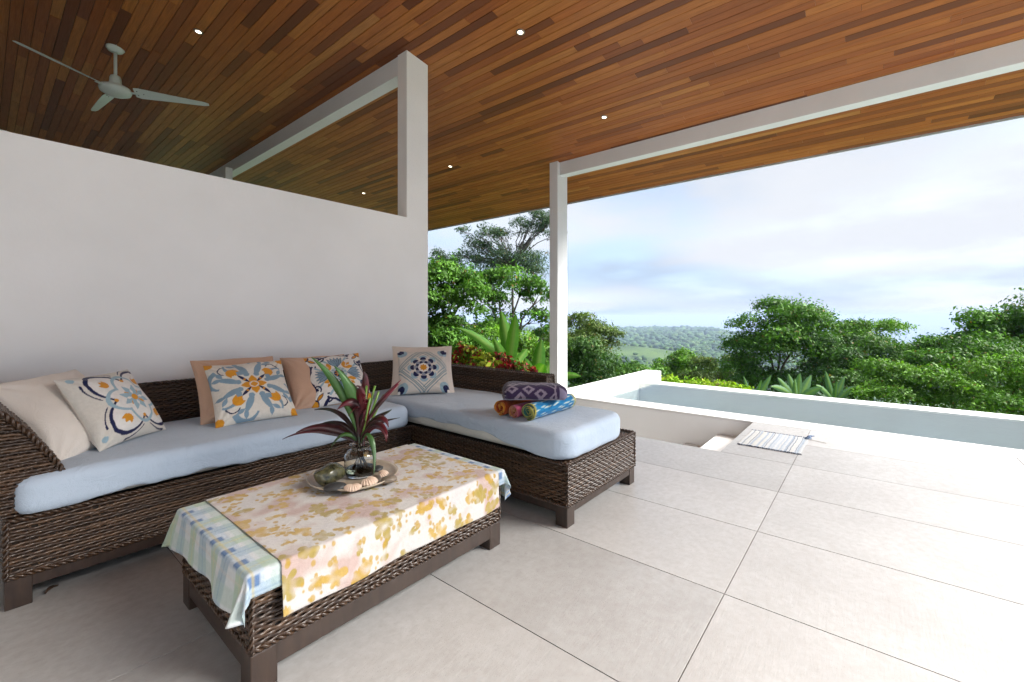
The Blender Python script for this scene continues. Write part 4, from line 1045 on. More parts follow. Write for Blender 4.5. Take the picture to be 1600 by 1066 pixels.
rolled('blue rolled towel with pale sprigs and yellow edge', 1.795, 2.36, .52, .064, c_blue, 3.6, 9)
P, F = rounded(.225, .135, .052, .045, 70, 40, 10, .006, 0, .05)
P[:, 2] += wob(P, .012, 7, 3)
cols = np.empty((len(P), 3)); cols[:] = (.030, .018, .050)
lil = (.19, .155, .20)
s1, s2 = P[:, 0] + .0, P[:, 1] * .9 + P[:, 2] * 1.0
def dia(cx_, cy_, r, w_): d_ = np.abs(s1 - cx_) * .9 + np.abs(s2 - cy_); return (d_ < r) & (d_ > r - w_)
for (a, c_) in ((-.17, -.08), (-.11, -.15), (-.055, -.085), (.03, -.12), (-.16, 0), (-.08, .02), (0, 0), (.07, .04), (-.03, .1)): cols[dia(a, c_, .042, .024)] = lil
cols[np.abs(s1 - .135 + .004 * np.sin(s2 * 50)) < .006] = lil
cols[(np.abs(np.abs(s2 + .1) - .055 + (s1 - .09) * .9) < .008) & (s1 > .03) & (s1 < .13)] = lil
cols[(s1 > .16) & ((np.abs(s2 + .12) + s1 * .8) < .19)] = (.17, .15, .22)
me = mesh('folded_towel', P, F, True); set_col(me, cols)
o = obj('folded_towel', me, M_towel, label='folded dark purple towel with lilac diamonds lying on the rolled towels', cat='towel', group='towels on the chaise')
o.location = (2.535, 1.875, .762); o.rotation_euler = (R(-2), R(1), math.atan2(-.315, .30))
kid_l = MB()
for k in range(3): kid_l.box(-.228 + .004 * k, .20, -.118 - .002 * k, .12, -.045 + .026 * k, -.038 + .026 * k)
me = kid_l.me('towel_fold'); set_col(me, np.tile((.20, .18, .22), (len(me.vertices), 1))); obj('towel_fold', me, M_towel, o)

# ------------------------------------------------------------------ rag rug and a dry leaf
nx, ny = 60, 150
X, Y = np.meshgrid(np.linspace(4.91, 5.60, nx), np.linspace(.505, 1.045, ny), indexing='ij')
rs = np.random.default_rng(3); bands = []
y = 0
cols = np.empty((nx, ny, 3)); pal = [(.66, .68, .70), (.66, .65, .61), (.52, .58, .65), (.17, .21, .28), (.62, .64, .66), (.38, .45, .54), (.67, .66, .64), (.56, .56, .53), (.64, .66, .68)]
j = 0; ci = 0
while j < ny:
    wd = int(rs.integers(1, 6)); c_ = pal[int(rs.integers(0, len(pal)))]
    if c_[0] < .3: wd = min(wd, 2)
    cols[:, j:j + wd] = [v * .62 for v in c_]; j += wd
Xw = X.copy(); Yw = Y + .004 * np.sin(X * 9) + .0015 * np.sin(X * 41); Zr = .0045 + .0025 * np.abs(np.sin(Y * 560)) + .0015 * rs.random(X.shape)
Xw[:, :] += .006 * np.sin(Y * 20)
Zr[:, :4] += .002
i = (np.arange(nx - 1)[:, None] * ny + np.arange(ny - 1)[None, :]).ravel(); F = np.stack([i, i + ny, i + ny + 1, i + 1], 1)
me = mesh('rag_rug', np.stack([Xw, Yw, Zr], -1).reshape(-1, 3), F, False); set_col(me, cols.reshape(-1, 3))
rug = empty('rag_rug', (5.25, .77, 0), label='small striped rag rug in white and blue lying on the terrace', cat='rug')
o = obj('woven_field', me, M_towel); kid(o, rug); m = o.modifiers.new('s', 'SOLIDIFY'); m.thickness = .004; m.offset = -1
b = MB(); c2 = []
for xx in (4.91, 5.60):
    for k in range(75):
        yy = .505 + .54 * k / 74; sg = -1 if xx < 5 else 1; r_ = random.random()
        b.tube([(xx, yy, .006), (xx + sg * random.uniform(.008, .018), yy + random.uniform(-.006, .006), .008), (xx + sg * random.uniform(.018, .03), yy + random.uniform(-.008, .008), .003)], [.0035, .0035, .002], 5)
        c2 += [((.02, .03, .06) if r_ < .6 else (.3, .34, .4))] * (len(b.v) - len(c2))
me = b.me('fringe'); set_col(me, np.array(c2)); o = obj('fringe', me, M_towel, kind='stuff'); kid(o, rug)
b = MB(); c2 = []
for k in range(14):
    p0 = Vector((5.56 + random.uniform(-.03, .03), .52 + random.uniform(-.03, .02), .008)); p1 = p0 + Vector((random.uniform(-.05, .06), random.uniform(-.07, .0), random.uniform(.0, .03)))
    b.tube([p0, p0.lerp(p1, .5) + Vector((0, 0, .012)), p1], [.004, .005, .002], 5)
    c2 += [(.05, .10, .25) if k % 2 else (.30, .40, .55)] * (len(b.v) - len(c2))
b.tube([(5.56, .50, .004), (5.52, .42, .004), (5.50, .35, .003)], .002, 5); c2 += [(.4, .36, .3)] * (len(b.v) - len(c2))
me = b.me('tassel'); set_col(me, np.array(c2)); o = obj('tassel', me, M_towel); kid(o, rug)

M_dry = mat('dry_leaf', (.07, .038, .022), .7)
V = []; F = []
for i in range(9):
    t_ = i / 8; w_ = .022 * math.sin(math.pi * min(1, t_ * .92 + .04)); 
    for k in (-1, 0, 1): V.append((-.055 + .11 * t_, k * w_, .004 + .012 * abs(k) + .016 * math.sin(t_ * 3)))
for i in range(8):
    for k in range(2): F.append((i * 3 + k, i * 3 + k + 1, (i + 1) * 3 + k + 1, (i + 1) * 3 + k))
o = obj('dry_leaf', mesh('dry_leaf', V, F, True), M_dry, label='curled dry brown leaf on the floor under the sofa', cat='leaf'); o.location = (.215, 3.0, 0); o.rotation_euler = (0, 0, R(40)); o.scale = (.55, .6, .6)
m = o.modifiers.new('s', 'SOLIDIFY'); m.thickness = .002
# ------------------------------------------------------------------ land, sea
SEA = -185.0
def sst(a, b, x): t_ = np.clip((x - a) / (b - a), 0, 1); return t_ * t_ * (3 - 2 * t_)
def vnoise(x, y, s_, seed):
    return np.array([mnoise.noise(Vector((a / s_ + seed, b_ / s_, seed * .37))) for a, b_ in zip(np.ravel(x), np.ravel(y))]).reshape(np.shape(x))
def ground_z(x, y):
    x = np.asarray(x, float); y = np.asarray(y, float); r = np.hypot(x, y)
    d = x * math.cos(TH) + y * math.sin(TH); l = x * math.sin(TH) - y * math.cos(TH); phi = np.degrees(np.arctan2(l, d))
    z = np.interp(r, [0, 12, 22, 40, 90, 160, 300, 450, 700, 1100, 1700, 2700, 3100, 3600, 6000], [-2.3, -2.4, -6.5, -12, -30, -46, -64, -76, -76, -72, -70, -72, -105, -215, -230])
    low = sst(24, 34, phi) * sst(300, 2200, r); z = z * (1 - low) + low * np.interp(r, [0, 300, 1200, 2500, 3250, 3600, 6000], [-2, -64, -110, -158, -184, -215, -230])
    side = sst(-60, -20, -np.abs(phi)) * 0
    amp = np.clip((r - 120) / 600, 0, 1) * np.clip((3400 - r) / 800, 0, 1)
    z = z + amp * (13 * vnoise(x, y, 420, 3.1) + 6 * vnoise(x, y, 150, 8.3)) * (1 - .6 * low)
    # the cleared knoll with a house
    kx, ky = [q * 760 for q in (CF.x * math.cos(R(14.6)) + CR.x * math.sin(R(14.6)), CF.y * math.cos(R(14.6)) + CR.y * math.sin(R(14.6)))]
    z = z + 24 * np.exp(-((x - kx) ** 2 + (y - ky) ** 2) / (2 * 95 ** 2))
    return z
def b_ground(t, p):
    geo = N(t, 'ShaderNodeNewGeometry'); a = noise(t, geo.outputs['Position'], .012, 6, .62); b_ = noise(t, geo.outputs['Position'], .9, 4, .6)
    c_ = ramp(t, a, [(.32, (.030, .062, .018)), (.5, (.060, .105, .030)), (.68, (.10, .16, .05))])
    c_ = mixc(t, mrange(t, b_, .3, .75, 0, .5), c_, (.035, .045, .015)); t.links.new(c_, p.inputs['Base Color'])
M_ground = mat('wooded_ground', rough=.95, spec=.1, build=b_ground)
rad = np.concatenate([[0], np.geomspace(6, 7000, 150)]); azs = np.radians(np.concatenate([np.arange(-180, -40, 6.0), np.arange(-40, 62, .6), np.arange(62, 180, 6.0)]))
RR, AA = np.meshgrid(rad, azs, indexing='ij')
GX = RR * (CF.x * np.cos(AA) + CR.x * np.sin(AA)); GY = RR * (CF.y * np.cos(AA) + CR.y * np.sin(AA)); GZ = ground_z(GX, GY)
na = len(azs); i = (np.arange(len(rad) - 1)[:, None] * na + np.arange(na)[None, :]).ravel(); jn = (np.arange(len(rad) - 1)[:, None] * na + (np.arange(na)[None, :] + 1) % na).ravel()
F = np.stack([i, jn, jn + na, i + na], 1)
obj('ground', mesh('ground', np.stack([GX, GY, GZ], -1).reshape(-1, 3), F[:, ::-1], True), M_ground, kind='structure')
def b_sea(t, p):
    geo = N(t, 'ShaderNodeNewGeometry'); bump(t, p, noise(t, geo.outputs['Position'], .02, 5, .6), .3, 3.0)
M_sea = mat('sea_water', (.030, .075, .105), .12, build=b_sea)
n = 96; V = [(0, 0, SEA)] + [(13500 * math.cos(2 * math.pi * k / n), 13500 * math.sin(2 * math.pi * k / n), SEA) for k in range(n)]
obj('sea', mesh('sea', V, [(0, k + 1, (k + 1) % n + 1) for k in range(n)]), M_sea, kind='structure')
M_foam = mat('surf_foam', (.8, .8, .8), .8)
V = []; F = []; rsf = random.Random(5)
for k, ph in enumerate(np.arange(20, 50, .25)):                           # surf line where the land meets the sea
    rr_ = np.arange(2900, 3700, 6.0); xx = rr_ * (CF.x * math.cos(R(ph)) + CR.x * math.sin(R(ph))); yy = rr_ * (CF.y * math.cos(R(ph)) + CR.y * math.sin(R(ph)))
    zz = ground_z(xx, yy); c_ = rr_[np.argmax(zz < SEA)]; wv = 30 + 25 * math.sin(k * .7) + rsf.uniform(-8, 8)
    for q in (c_ - 8, c_ + max(8, wv)): V.append((q * (CF.x * math.cos(R(ph)) + CR.x * math.sin(R(ph))), q * (CF.y * math.cos(R(ph)) + CR.y * math.sin(R(ph))), SEA + .6))
for k in range(len(V) // 2 - 1): F.append((2 * k, 2 * k + 1, 2 * k + 3, 2 * k + 2))
obj('surf', mesh('surf', V, F), M_foam, kind='structure')

# garden bed beside the stair
def b_soil(t, p): t.links.new(ramp(t, noise(t, coords(t), 7, 6, .65), [(.35, (.035, .028, .018)), (.6, (.045, .075, .022))]), p.inputs['Base Color'])
M_soil = mat('garden_soil', rough=.95, build=b_soil)
n = 40; X, Y = np.meshgrid(np.linspace(3.5, 13, n), np.linspace(4.46, 17, n), indexing='ij')
Zb = -.42 + .10 * vnoise(X, Y, 1.6, 2.2) - 2.4 * sst(9.0, 12.9, X) - 1.6 * sst(12, 17, Y)
V = list(np.stack([X, Y, Zb], -1).reshape(-1, 3)); F = [(i_ * n + j_, (i_ + 1) * n + j_, (i_ + 1) * n + j_ + 1, i_ * n + j_ + 1) for i_ in range(n - 1) for j_ in range(n - 1)]
ring_ = [k * n for k in range(n)] + [(n - 1) * n + k for k in range(1, n)] + [k * n + n - 1 for k in range(n - 2, -1, -1)] + [k for k in range(n - 2, 0, -1)]
b0 = len(V); V += [(V[k][0], V[k][1], -5) for k in ring_]; m_ = len(ring_)
F += [(ring_[k], b0 + k, b0 + (k + 1) % m_, ring_[(k + 1) % m_]) for k in range(m_)]
obj('garden_bed', mesh('garden_bed', V, F, False), M_soil, kind='structure')

# ------------------------------------------------------------------ far forest: crowns too far away to tell apart
def b_forest(t, p):
    at = N(t, 'ShaderNodeAttribute', attribute_name='Col'); geo = N(t, 'ShaderNodeNewGeometry')
    a = noise(t, geo.outputs['Position'], .55, 4, .7)
    c_ = mixc(t, mrange(t, a, .35, .7, 0, .7), at.outputs['Color'], (.35, .35, .35), 'MULTIPLY'); t.links.new(c_, p.inputs['Base Color'])
    bump(t, p, noise(t, geo.outputs['Position'], .8, 5, .7), .9, 1.2)
M_forest = mat('forest_canopy', rough=.9, spec=.15, build=b_forest)
bm = bmesh.new(); bmesh.ops.create_icosphere(bm, subdivisions=2, radius=1.0)
ico_v = np.array([v.co[:] for v in bm.verts]); ico_f = np.array([[v.index for v in f.verts] for f in bm.faces]); bm.free()
keep = ico_v[ico_f].mean(1)[:, 2] > -.35; ico_f = ico_f[keep]
rs = np.random.default_rng(12); NF = 9000
pts = []
phs = rs.uniform(-14, 47, 40000); rr_ = np.exp(rs.uniform(math.log(95), math.log(3300), 40000))
fx = rr_ * (CF.x * np.cos(np.radians(phs)) + CR.x * np.sin(np.radians(phs))); fy = rr_ * (CF.y * np.cos(np.radians(phs)) + CR.y * np.sin(np.radians(phs)))
fz = ground_z(fx, fy)
kx, ky = [q * 760 for q in (CF.x * math.cos(R(14.6)) + CR.x * math.sin(R(14.6)), CF.y * math.cos(R(14.6)) + CR.y * math.sin(R(14.6)))]
clear = ((fx - kx) ** 2 + (fy - ky) ** 2 < 105 ** 2) & (rs.random(len(fx)) < .97)
inview = ((phs > 6) & (phs < 31)) | (rs.random(len(fx)) < .28)
ok = (fz > SEA + 2) & ~clear & inview
fx, fy, fz, rr_ = [q[ok][:NF] for q in (fx, fy, fz, rr_)]
sz = np.clip(rr_ * .0062, 3.2, 12) * rs.uniform(.6, 1.25, len(fx))
V = np.empty((len(fx), len(ico_v), 3), np.float32)
jit = 1 + rs.normal(0, .13, (len(fx), len(ico_v), 1))
V[:] = ico_v[None] * jit * np.stack([sz, sz, sz * rs.uniform(.6, .95, len(fx))], 1)[:, None, :]
V += np.stack([fx, fy, fz + sz * .45 + 2.0], 1)[:, None, :]
Fa = (ico_f[None] + (np.arange(len(fx)) * len(ico_v))[:, None, None]).reshape(-1, 3)
base = np.array([(.038, .082, .022), (.050, .105, .026), (.030, .070, .028), (.075, .125, .035), (.045, .088, .036)])
cc = base[rs.integers(0, 5, len(fx))] * rs.uniform(.95, 1.6, (len(fx), 1))
me = mesh('forest', V.reshape(-1, 3), Fa, True); set_col(me, np.repeat(cc, len(ico_v), 0)); obj('forest', me, M_forest, kind='stuff', label='wooded valley and hills running down to the sea')

# small house on the cleared knoll
hz = float(ground_z(np.array([kx]), np.array([ky]))[0])
hs = empty('hill_house', (kx - 18, ky + 40, hz - 1.5), R(50), label='far small house with a red roof on the cleared hill', cat='house')
hs.location.z = float(ground_z(np.array([kx - 18]), np.array([ky + 40]))[0]) - .5
b = MB(); b.box(-10, 10, -5, 5, -1, 4.2); b.build('wall', M_wall, hs)
b = MB(); b.prism([(-6.2, 4.1), (6.2, 4.1), (0, 7.4)], 'x', -11, 11); b.build('roof', mat('red_roof', (.30, .075, .05), .8), hs)
for wx in (-6, -2, 2, 6):
    b = MB(); b.box(wx - .8, wx + .8, -5.04, -4.9, 1.2, 3); b.build('window', M_dark, hs)

# ------------------------------------------------------------------ trees and shrubs
def b_foliage(t, p):
    at = N(t, 'ShaderNodeAttribute', attribute_name='Col'); o = t.nodes['Material Output']
    t.links.new(at.outputs['Color'], p.inputs['Base Color'])
    tl = N(t, 'ShaderNodeBsdfTranslucent'); br = N(t, 'ShaderNodeMix', data_type='RGBA', blend_type='MULTIPLY'); br.inputs[0].default_value = 1.0
    t.links.new(at.outputs['Color'], br.inputs[6]); br.inputs[7].default_value = (1.3, 1.5, .6, 1); t.links.new(br.outputs[2], tl.inputs['Color'])
    ms = N(t, 'ShaderNodeMixShader'); ms.inputs[0].default_value = .22
    t.links.new(p.outputs[0], ms.inputs[1]); t.links.new(tl.outputs[0], ms.inputs[2]); t.links.new(ms.outputs[0], o.inputs['Surface'])
M_fol = mat('foliage', rough=.6, spec=.18, build=b_foliage)
def b_bark(t, p): t.links.new(ramp(t, noise(t, coords(t, (3, 3, 1)), 9, 5, .65), [(.3, (.045, .035, .026)), (.7, (.13, .105, .08))]), p.inputs['Base Color'])
M_bark = mat('bark', rough=.9, build=b_bark)
def leaf_mesh(name, C_, Nr, size, cols, rs, aspect=.5, droop=.2):
    """C_ leaf centres, Nr the way each blade faces"""
    n = len(C_); Nr = Nr / np.maximum(np.linalg.norm(Nr, axis=1, keepdims=True), 1e-6)
    D_ = np.cross(Nr, rs.normal(0, 1, (n, 3))); D_ /= np.maximum(np.linalg.norm(D_, axis=1, keepdims=True), 1e-6)
    D_ = np.where(D_[:, 2:3] > .3, -D_, D_); Sd = np.cross(D_, Nr)
    s_ = size * np.exp(rs.normal(0, .32, (n, 1))); w_ = s_ * aspect * .5
    base = C_ - D_ * s_ * .5; tip = C_ + D_ * s_ * .5 - Nr * s_ * droop; mid = C_ + Nr * s_ * .06
    V = np.stack([base, mid + Sd * w_, tip, mid - Sd * w_], 1).reshape(-1, 3)
    i = np.arange(n) * 4; F = np.stack([i, i + 1, i + 2, i + 3], 1)
    me = mesh(name, V, F, False); set_col(me, np.repeat(cols, 4, 0)); return me
def ground_at(x, y):
    if 3.5 < x < 13 and 4.46 < y < 17: return -.45 - 2.4 * float(sst(9.0, 12.9, np.array(x))) - 1.6 * float(sst(12, 17, np.array(y)))
    return float(ground_z(np.array([x]), np.array([y]))[0])
GREENS = {'mid': [(.056, .140, .016), (.080, .185, .020), (.040, .100, .015)], 'bright': [(.085, .19, .018), (.115, .235, .024), (.060, .140, .016)], 'dark': [(.030, .075, .015), (.042, .100, .019), (.056, .120, .022)],
          'blue': [(.036, .070, .036), (.046, .084, .042), (.058, .10, .046)], 'yellow': [(.22, .34, .020), (.29, .39, .026), (.14, .26, .018)], 'olive': [(.070, .115, .022), (.052, .090, .019), (.095, .14, .030)],
          'croton': [(.26, .018, .026), (.34, .030, .040), (.10, .20, .020), (.24, .28, .026), (.17, .020, .022), (.07, .16, .018)]}
def limb(b, p0, p1, r0, r1, rs, n=6, wig=.06):
    p0, p1 = Vector(p0), Vector(p1); L = (p1 - p0).length; pts = []; 
    for k in range(n + 1):
        t_ = k / n; j = Vector(rs.normal(0, wig * L / n, 3)) if 0 < k < n else Vector((0, 0, 0))
        pts.append(p0.lerp(p1, t_) + j + Vector((0, 0, .08 * L * math.sin(math.pi * t_))))
    b.tube(pts, [r0 + (r1 - r0) * k / n for k in range(n + 1)], 6, False); return pts
def tree(name, label, px, d, lobes, nleaf, leaf, pal, seed, cat='tree', group=None, puff=.42, npuff=9, trunk_r=.14, flat=.7, twigs=4, aspect=.5, base=None, droop=.2, jit=.55, spray=.22):
    """lobes: (px, py, depth offset, rx, rz) as the tree shows from the terrace, radii in metres; each lobe carries leaf puffs"""
    rs = np.random.default_rng(seed)
    bp = CF * d + CR * ((px - 800) / 682 * d); gz = ground_at(bp.x, bp.y) if base is None else base
    e = empty(name, (bp.x, bp.y, gz), label=label, cat=cat, group=group)
    W = MB(); P0 = np.array(GREENS[pal]); cen = []; rad_ = []
    lob = [(view_pt(lx, ly, d + dd), rx, rz) for lx, ly, dd, rx, rz in lobes]
    zlow = min(c_.z - rz for c_, rx, rz in lob); zmean = sum(c_.z for c_, _, _ in lob) / len(lob)
    fork = Vector((bp.x, bp.y, max(gz + .3, min(zmean - .4, zlow + .35 * (zmean - zlow)))))
    limb(W, (bp.x, bp.y, gz - .2), fork, trunk_r, trunk_r * .7, rs, 6, .05)
    for c_, rx, rz in lob:
        limb(W, fork, c_, trunk_r * .5, trunk_r * .16, rs, 6, .10)
        k = max(3, int(npuff * rs.uniform(.8, 1.25)))
        u = rs.normal(0, 1, (k, 3)); u /= np.linalg.norm(u, axis=1, keepdims=True); u[:, 2] = np.where(u[:, 2] < -.5, -u[:, 2], u[:, 2])
        q = np.array(c_) + u * np.array([rx, rx, rz]) * rs.uniform(.62, 1.0, (k, 1))
        for m in range(min(k, twigs)): limb(W, c_.lerp(fork, .15), Vector(q[m]), trunk_r * .13, trunk_r * .04, rs, 4, .12)
        cen.append(q); rad_.append(puff * min(1.6, max(.45, rx)) * np.exp(rs.normal(0, .28, k)))
    cen = np.concatenate(cen); rad_ = np.concatenate(rad_); k = len(cen)
    share = rad_ ** 2 / (rad_ ** 2).sum(); cnt = np.maximum(6, (share * nleaf).astype(int)); idx = np.repeat(np.arange(k), cnt); n = len(idx)
    u = rs.normal(0, 1, (n, 3)); u /= np.linalg.norm(u, axis=1, keepdims=True); u[:, 2] = np.where((u[:, 2] < -.1) & (rs.random(n) < .72), -u[:, 2], u[:, 2])
    rr2 = np.where(rs.random((n, 1)) < spray, rs.uniform(1.0, 1.45, (n, 1)), rs.uniform(.7, 1.05, (n, 1)))
    lump = 1 + .22 * np.sin(u[:, :1] * 5 + idx[:, None] * 1.7) * np.cos(u[:, 1:2] * 6 + idx[:, None] * 2.9)
    Cp = cen[idx] + u * np.array([1, 1, flat]) * (rad_[idx][:, None] * rr2 * lump)
    Nr = u + np.array([0, 0, .45]) + rs.normal(0, jit, (n, 3))
    pc = P0[rs.integers(0, len(P0), k)] * np.exp(rs.normal(0, .16, (k, 1))); col = 1.1 * pc[idx] * np.exp(rs.normal(0, .22, (n, 1)))
    mixm = rs.random(n) < .3; col[mixm] = P0[rs.integers(0, len(P0), mixm.sum())] * rs.uniform(.7, 1.3, (mixm.sum(), 1))
    old = rs.random(n) < .018; col[old] = np.array((.16, .11, .03)) * rs.uniform(.6, 1.3, (old.sum(), 1))
    kid(obj('trunk', W.me('trunk', True), M_bark), e)
    kid(obj('crown', leaf_mesh('crown', Cp, Nr, leaf, col, rs, aspect, droop), M_fol), e)
    return e
GT = 'trees growing below the pool'
tree('broadleaf_tree', 'tall rounded broadleaf tree rising above the far edge of the pool', 1215, 22, [(1222, 500, 0, 1.5, .95), (1195, 530, -.3, 1.5, 1.0), (1250, 520, .2, 1.35, .9), (1172, 560, -.4, 1.25, 1.1), (1230, 560, -.8, 1.6, 1.1), (1275, 560, .3, 1.3, 1.2), (1180, 600, -.3, 1.3, 1.0), (1240, 602, -.6, 1.6, 1.0), (1160, 590, 0, .9, .9)], 36000, .12, 'mid', 31, group=GT)
tree('umbrella_tree', 'flat topped tree with layered bright crown beside the big rounded tree', 1352, 27, [(1362, 515, 0, 1.5, .28), (1390, 512, .5, 1.0, .22), (1330, 520, .2, 1.0, .30), (1315, 513, .8, .5, .25), (1350, 535, 0, 1.6, .45), (1300, 538, .2, 1.2, .5)], 12000, .12, 'bright', 32, group=GT)
tree('dense_tree', 'dense dark tree filling the gap below the flat topped tree', 1330, 20, [(1310, 560, 0, 1.3, 1.0), (1350, 565, -.5, 1.3, .9), (1300, 600, -.5, 1.4, .9), (1355, 600, -.8, 1.3, .8), (1390, 560, .4, .9, .6)], 21000, .115, 'dark', 33, group=GT)
tree('leafy_tree', 'loose crowned tree standing right of the gap with the sea', 1455, 19, [(1455, 548, 0, 1.0, .5), (1435, 570, -.2, 1.1, .6), (1480, 566, 0, 1.0, .6), (1412, 556, .3, .6, .4), (1455, 590, -.4, 1.3, .6)], 14000, .105, 'mid', 34, group=GT)
tree('broadleaf_tree', 'broad glossy tree at the right end of the pool view', 1580, 17, [(1560, 512, 0, 1.0, .5), (1600, 520, 0, 1.3, .7), (1535, 545, -.2, 1.0, .6), (1590, 560, -.4, 1.4, .7), (1650, 540, 0, 1.5, 1.0), (1540, 575, -.2, 1.0, .5)], 24000, .125, 'mid', 35, group=GT)
GV = 'vine covered shrubs at the pool edge'
tree('vine_shrub', 'low light green vine covered shrub heaped behind the pool edge', 1410, 13.2, [(1395, 590, 0, .75, .32), (1430, 600, -.2, .8, .35), (1380, 618, -.2, .7, .35), (1440, 628, -.5, .8, .35)], 17000, .075, 'bright', 36, 'shrub', GV, trunk_r=.04, base=-4.2)
tree('vine_shrub', 'tallest vine tangle leaning over the right of the pool edge', 1530, 12.2, [(1500, 600, 0, .7, .40), (1550, 590, 0, .9, .45), (1600, 600, 0, .9, .5), (1520, 632, -.3, .8, .35), (1585, 640, -.4, .9, .4), (1650, 620, -.2, 1.0, .5)], 23000, .075, 'bright', 37, 'shrub', GV, trunk_r=.04, base=-4.2)
tree('vine_shrub', 'dark vine shrub between the banana plants and the light heap', 1345, 14.5, [(1345, 612, 0, .7, .35), (1320, 600, .4, .6, .4), (1372, 600, .3, .6, .35), (1460, 575, 1.5, .9, .4)], 11000, .09, 'dark', 38, 'shrub', GV, trunk_r=.04, base=-4.4)
tree('vine_shrub', 'green climber thicket under the glossy right hand tree', 1490, 15.0, [(1480, 570, 0, .9, .40), (1520, 560, .3, .9, .45), (1570, 570, .3, 1.0, .5), (1610, 580, .3, 1.0, .6)], 13000, .10, 'mid', 39, 'shrub', GV, trunk_r=.04, base=-4.6)
GS = 'small trees on the slope beyond the pool end'
tree('slope_tree', 'bright green small tree behind the pool end wall', 1060, 30, [(1055, 568, 0, 1.2, .6), (1085, 572, 0, 1.1, .5), (1040, 585, -.4, 1.0, .6), (1075, 592, -.4, 1.5, .6)], 11000, .15, 'bright', 41, group=GS)
tree('slope_tree', 'olive brown shrubby tree left of the rounded tree', 1110, 25, [(1105, 575, 0, .9, .5), (1125, 590, -.3, .9, .5), (1085, 597, -.3, .9, .45), (1140, 600, 0, .9, .5), (1150, 570, 1.5, .8, .6)], 10000, .12, 'olive', 42, group=GS)
tree('slope_tree', 'dark rounded tree just right of the roof post', 905, 19, [(900, 560, 0, 1.0, .7), (925, 575, -.2, 1.1, .6), (955, 590, -.3, .9, .5), (895, 598, -.4, 1.0, .6), (930, 605, -.5, 1.2, .5)], 14000, .12, 'dark', 43, group=GS)
tree('slope_tree', 'small leafy tree above the near end of the pool wall', 975, 27, [(985, 582, 0, .8, .6), (965, 590, 0, 1.0, .5), (1005, 596, 0, 1.0, .5), (1020, 590, .6, .8, .45)], 8000, .13, 'mid', 44, group=GS)
tree('layered_tree', 'spreading tree with tiered branches right of the roof post', 905, 24, [(905, 497, 0, .5, .22), (880, 510, 0, 1.0, .40), (915, 520, 0, 1.3, .40), (958, 523, .2, .65, .16), (900, 545, -.2, 1.5, .5), (945, 545, 0, .9, .35), (870, 545, 0, 1.4, .8), (890, 570, -.2, 1.5, .6)], 22000, .12, 'olive', 45, trunk_r=.13)
GG = 'garden trees beside the house'
tree('garden_tree', 'dense garden tree close behind the end of the partition wall', 690, 13.5, [(690, 440, 0, .8, .40), (725, 455, 0, .75, .45), (670, 480, -.2, .9, .55), (725, 500, -.2, .8, .5), (690, 530, -.3, 1.0, .5), (735, 545, -.2, .8, .4), (660, 550, 0, .9, .5), (700, 570, -.3, 1.0, .4)], 24000, .105, 'mid', 51, group=GG)
tree('garden_tree', 'airy garden tree with sky showing through behind the banana plant', 795, 18, [(770, 440, 0, .9, .28), (815, 450, .1, .9, .28), (840, 465, .3, .7, .40), (760, 470, 0, .9, .3), (830, 500, 0, .8, .35), (850, 530, 0, .7, .6), (780, 520, .3, 1.0, .4), (820, 560, 0, 1.1, .5)], 12500, .12, 'mid', 52, group=GG)
tree('garden_tree', 'bushy green tree low behind the red leaved shrub', 755, 15, [(760, 530, 0, .9, .40), (800, 545, 0, .8, .4), (735, 560, 0, .9, .4), (780, 575, 0, 1.0, .4), (845, 565, 0, .8, .5)], 11000, .10, 'bright', 54, group=GG)
rl = random.Random(17); tl_ = [(735 + rl.uniform(-30, 30), 400 + rl.uniform(-12, 14), rl.uniform(-.8, .8), rl.uniform(.45, .8), rl.uniform(.3, .5)) for _ in range(7)] + [(805 + rl.uniform(-45, 40), 412 + rl.uniform(-16, 18), rl.uniform(-1, 1), rl.uniform(.6, 1.0), rl.uniform(.35, .55)) for _ in range(11)] + \
    [(rl.uniform(735, 800), rl.uniform(355, 385), rl.uniform(-.8, .8), rl.uniform(.35, .6), rl.uniform(.2, .35)) for _ in range(7)] + [(rl.uniform(815, 868), rl.uniform(336, 395), rl.uniform(-.8, .8), rl.uniform(.35, .65), rl.uniform(.25, .4)) for _ in range(14)] + [(692, 408, 0, .5, .25), (704, 418, .3, .6, .3), (722, 362, 0, .4, .2), (682, 400, .2, .3, .15)]
tree('tall_sparse_tree', 'tall sparse tree with bare twigs above the other garden trees', 800, 34, tl_, 21000, .14, 'blue', 53, trunk_r=.13, aspect=.4, puff=.62, npuff=7, twigs=4, jit=1.0, spray=.7, flat=.9)
tree('red_leaf_shrub', 'bushy shrub with mottled red, yellow and green leaves behind the chaise', 765, 7.6, [(730, 560, 0, .26, .16), (765, 568, -.1, .30, .16), (800, 578, -.1, .28, .13), (745, 580, -.2, .30, .16), (785, 590, -.2, .32, .14), (825, 590, 0, .16, .12), (722, 575, 0, .22, .2)], 2600, .085, 'croton', 55, 'shrub', None, trunk_r=.02, aspect=.6, puff=.22, npuff=16, jit=.8, spray=.5)
HL = ['yellow green hedge plant against the outer end of the pool end wall'] + ['yellow green leafy hedge plant in the row along the outside of the pool'] * 6 + ['yellow green hedge plant next to the narrow leaved banana plant']
for k, (px, py, dd) in enumerate(((1040, 600, 11.9), (1056, 600, 11.8), (1073, 602, 11.6), (1090, 603, 11.5), (1107, 604, 11.4), (1124, 606, 11.2), (1141, 608, 11.1), (1158, 610, 11.0))):
    tree('hedge_plant', HL[k], px, dd + .35, [(px, py + 4, 0, .22, .12), (px + 5, py + 14, 0, .25, .14)], 700, .085, 'yellow', 60 + k, 'shrub', 'hedge plants outside the pool', puff=.35, npuff=8, jit=.7, spray=.5, trunk_r=.015, base=-2.0)

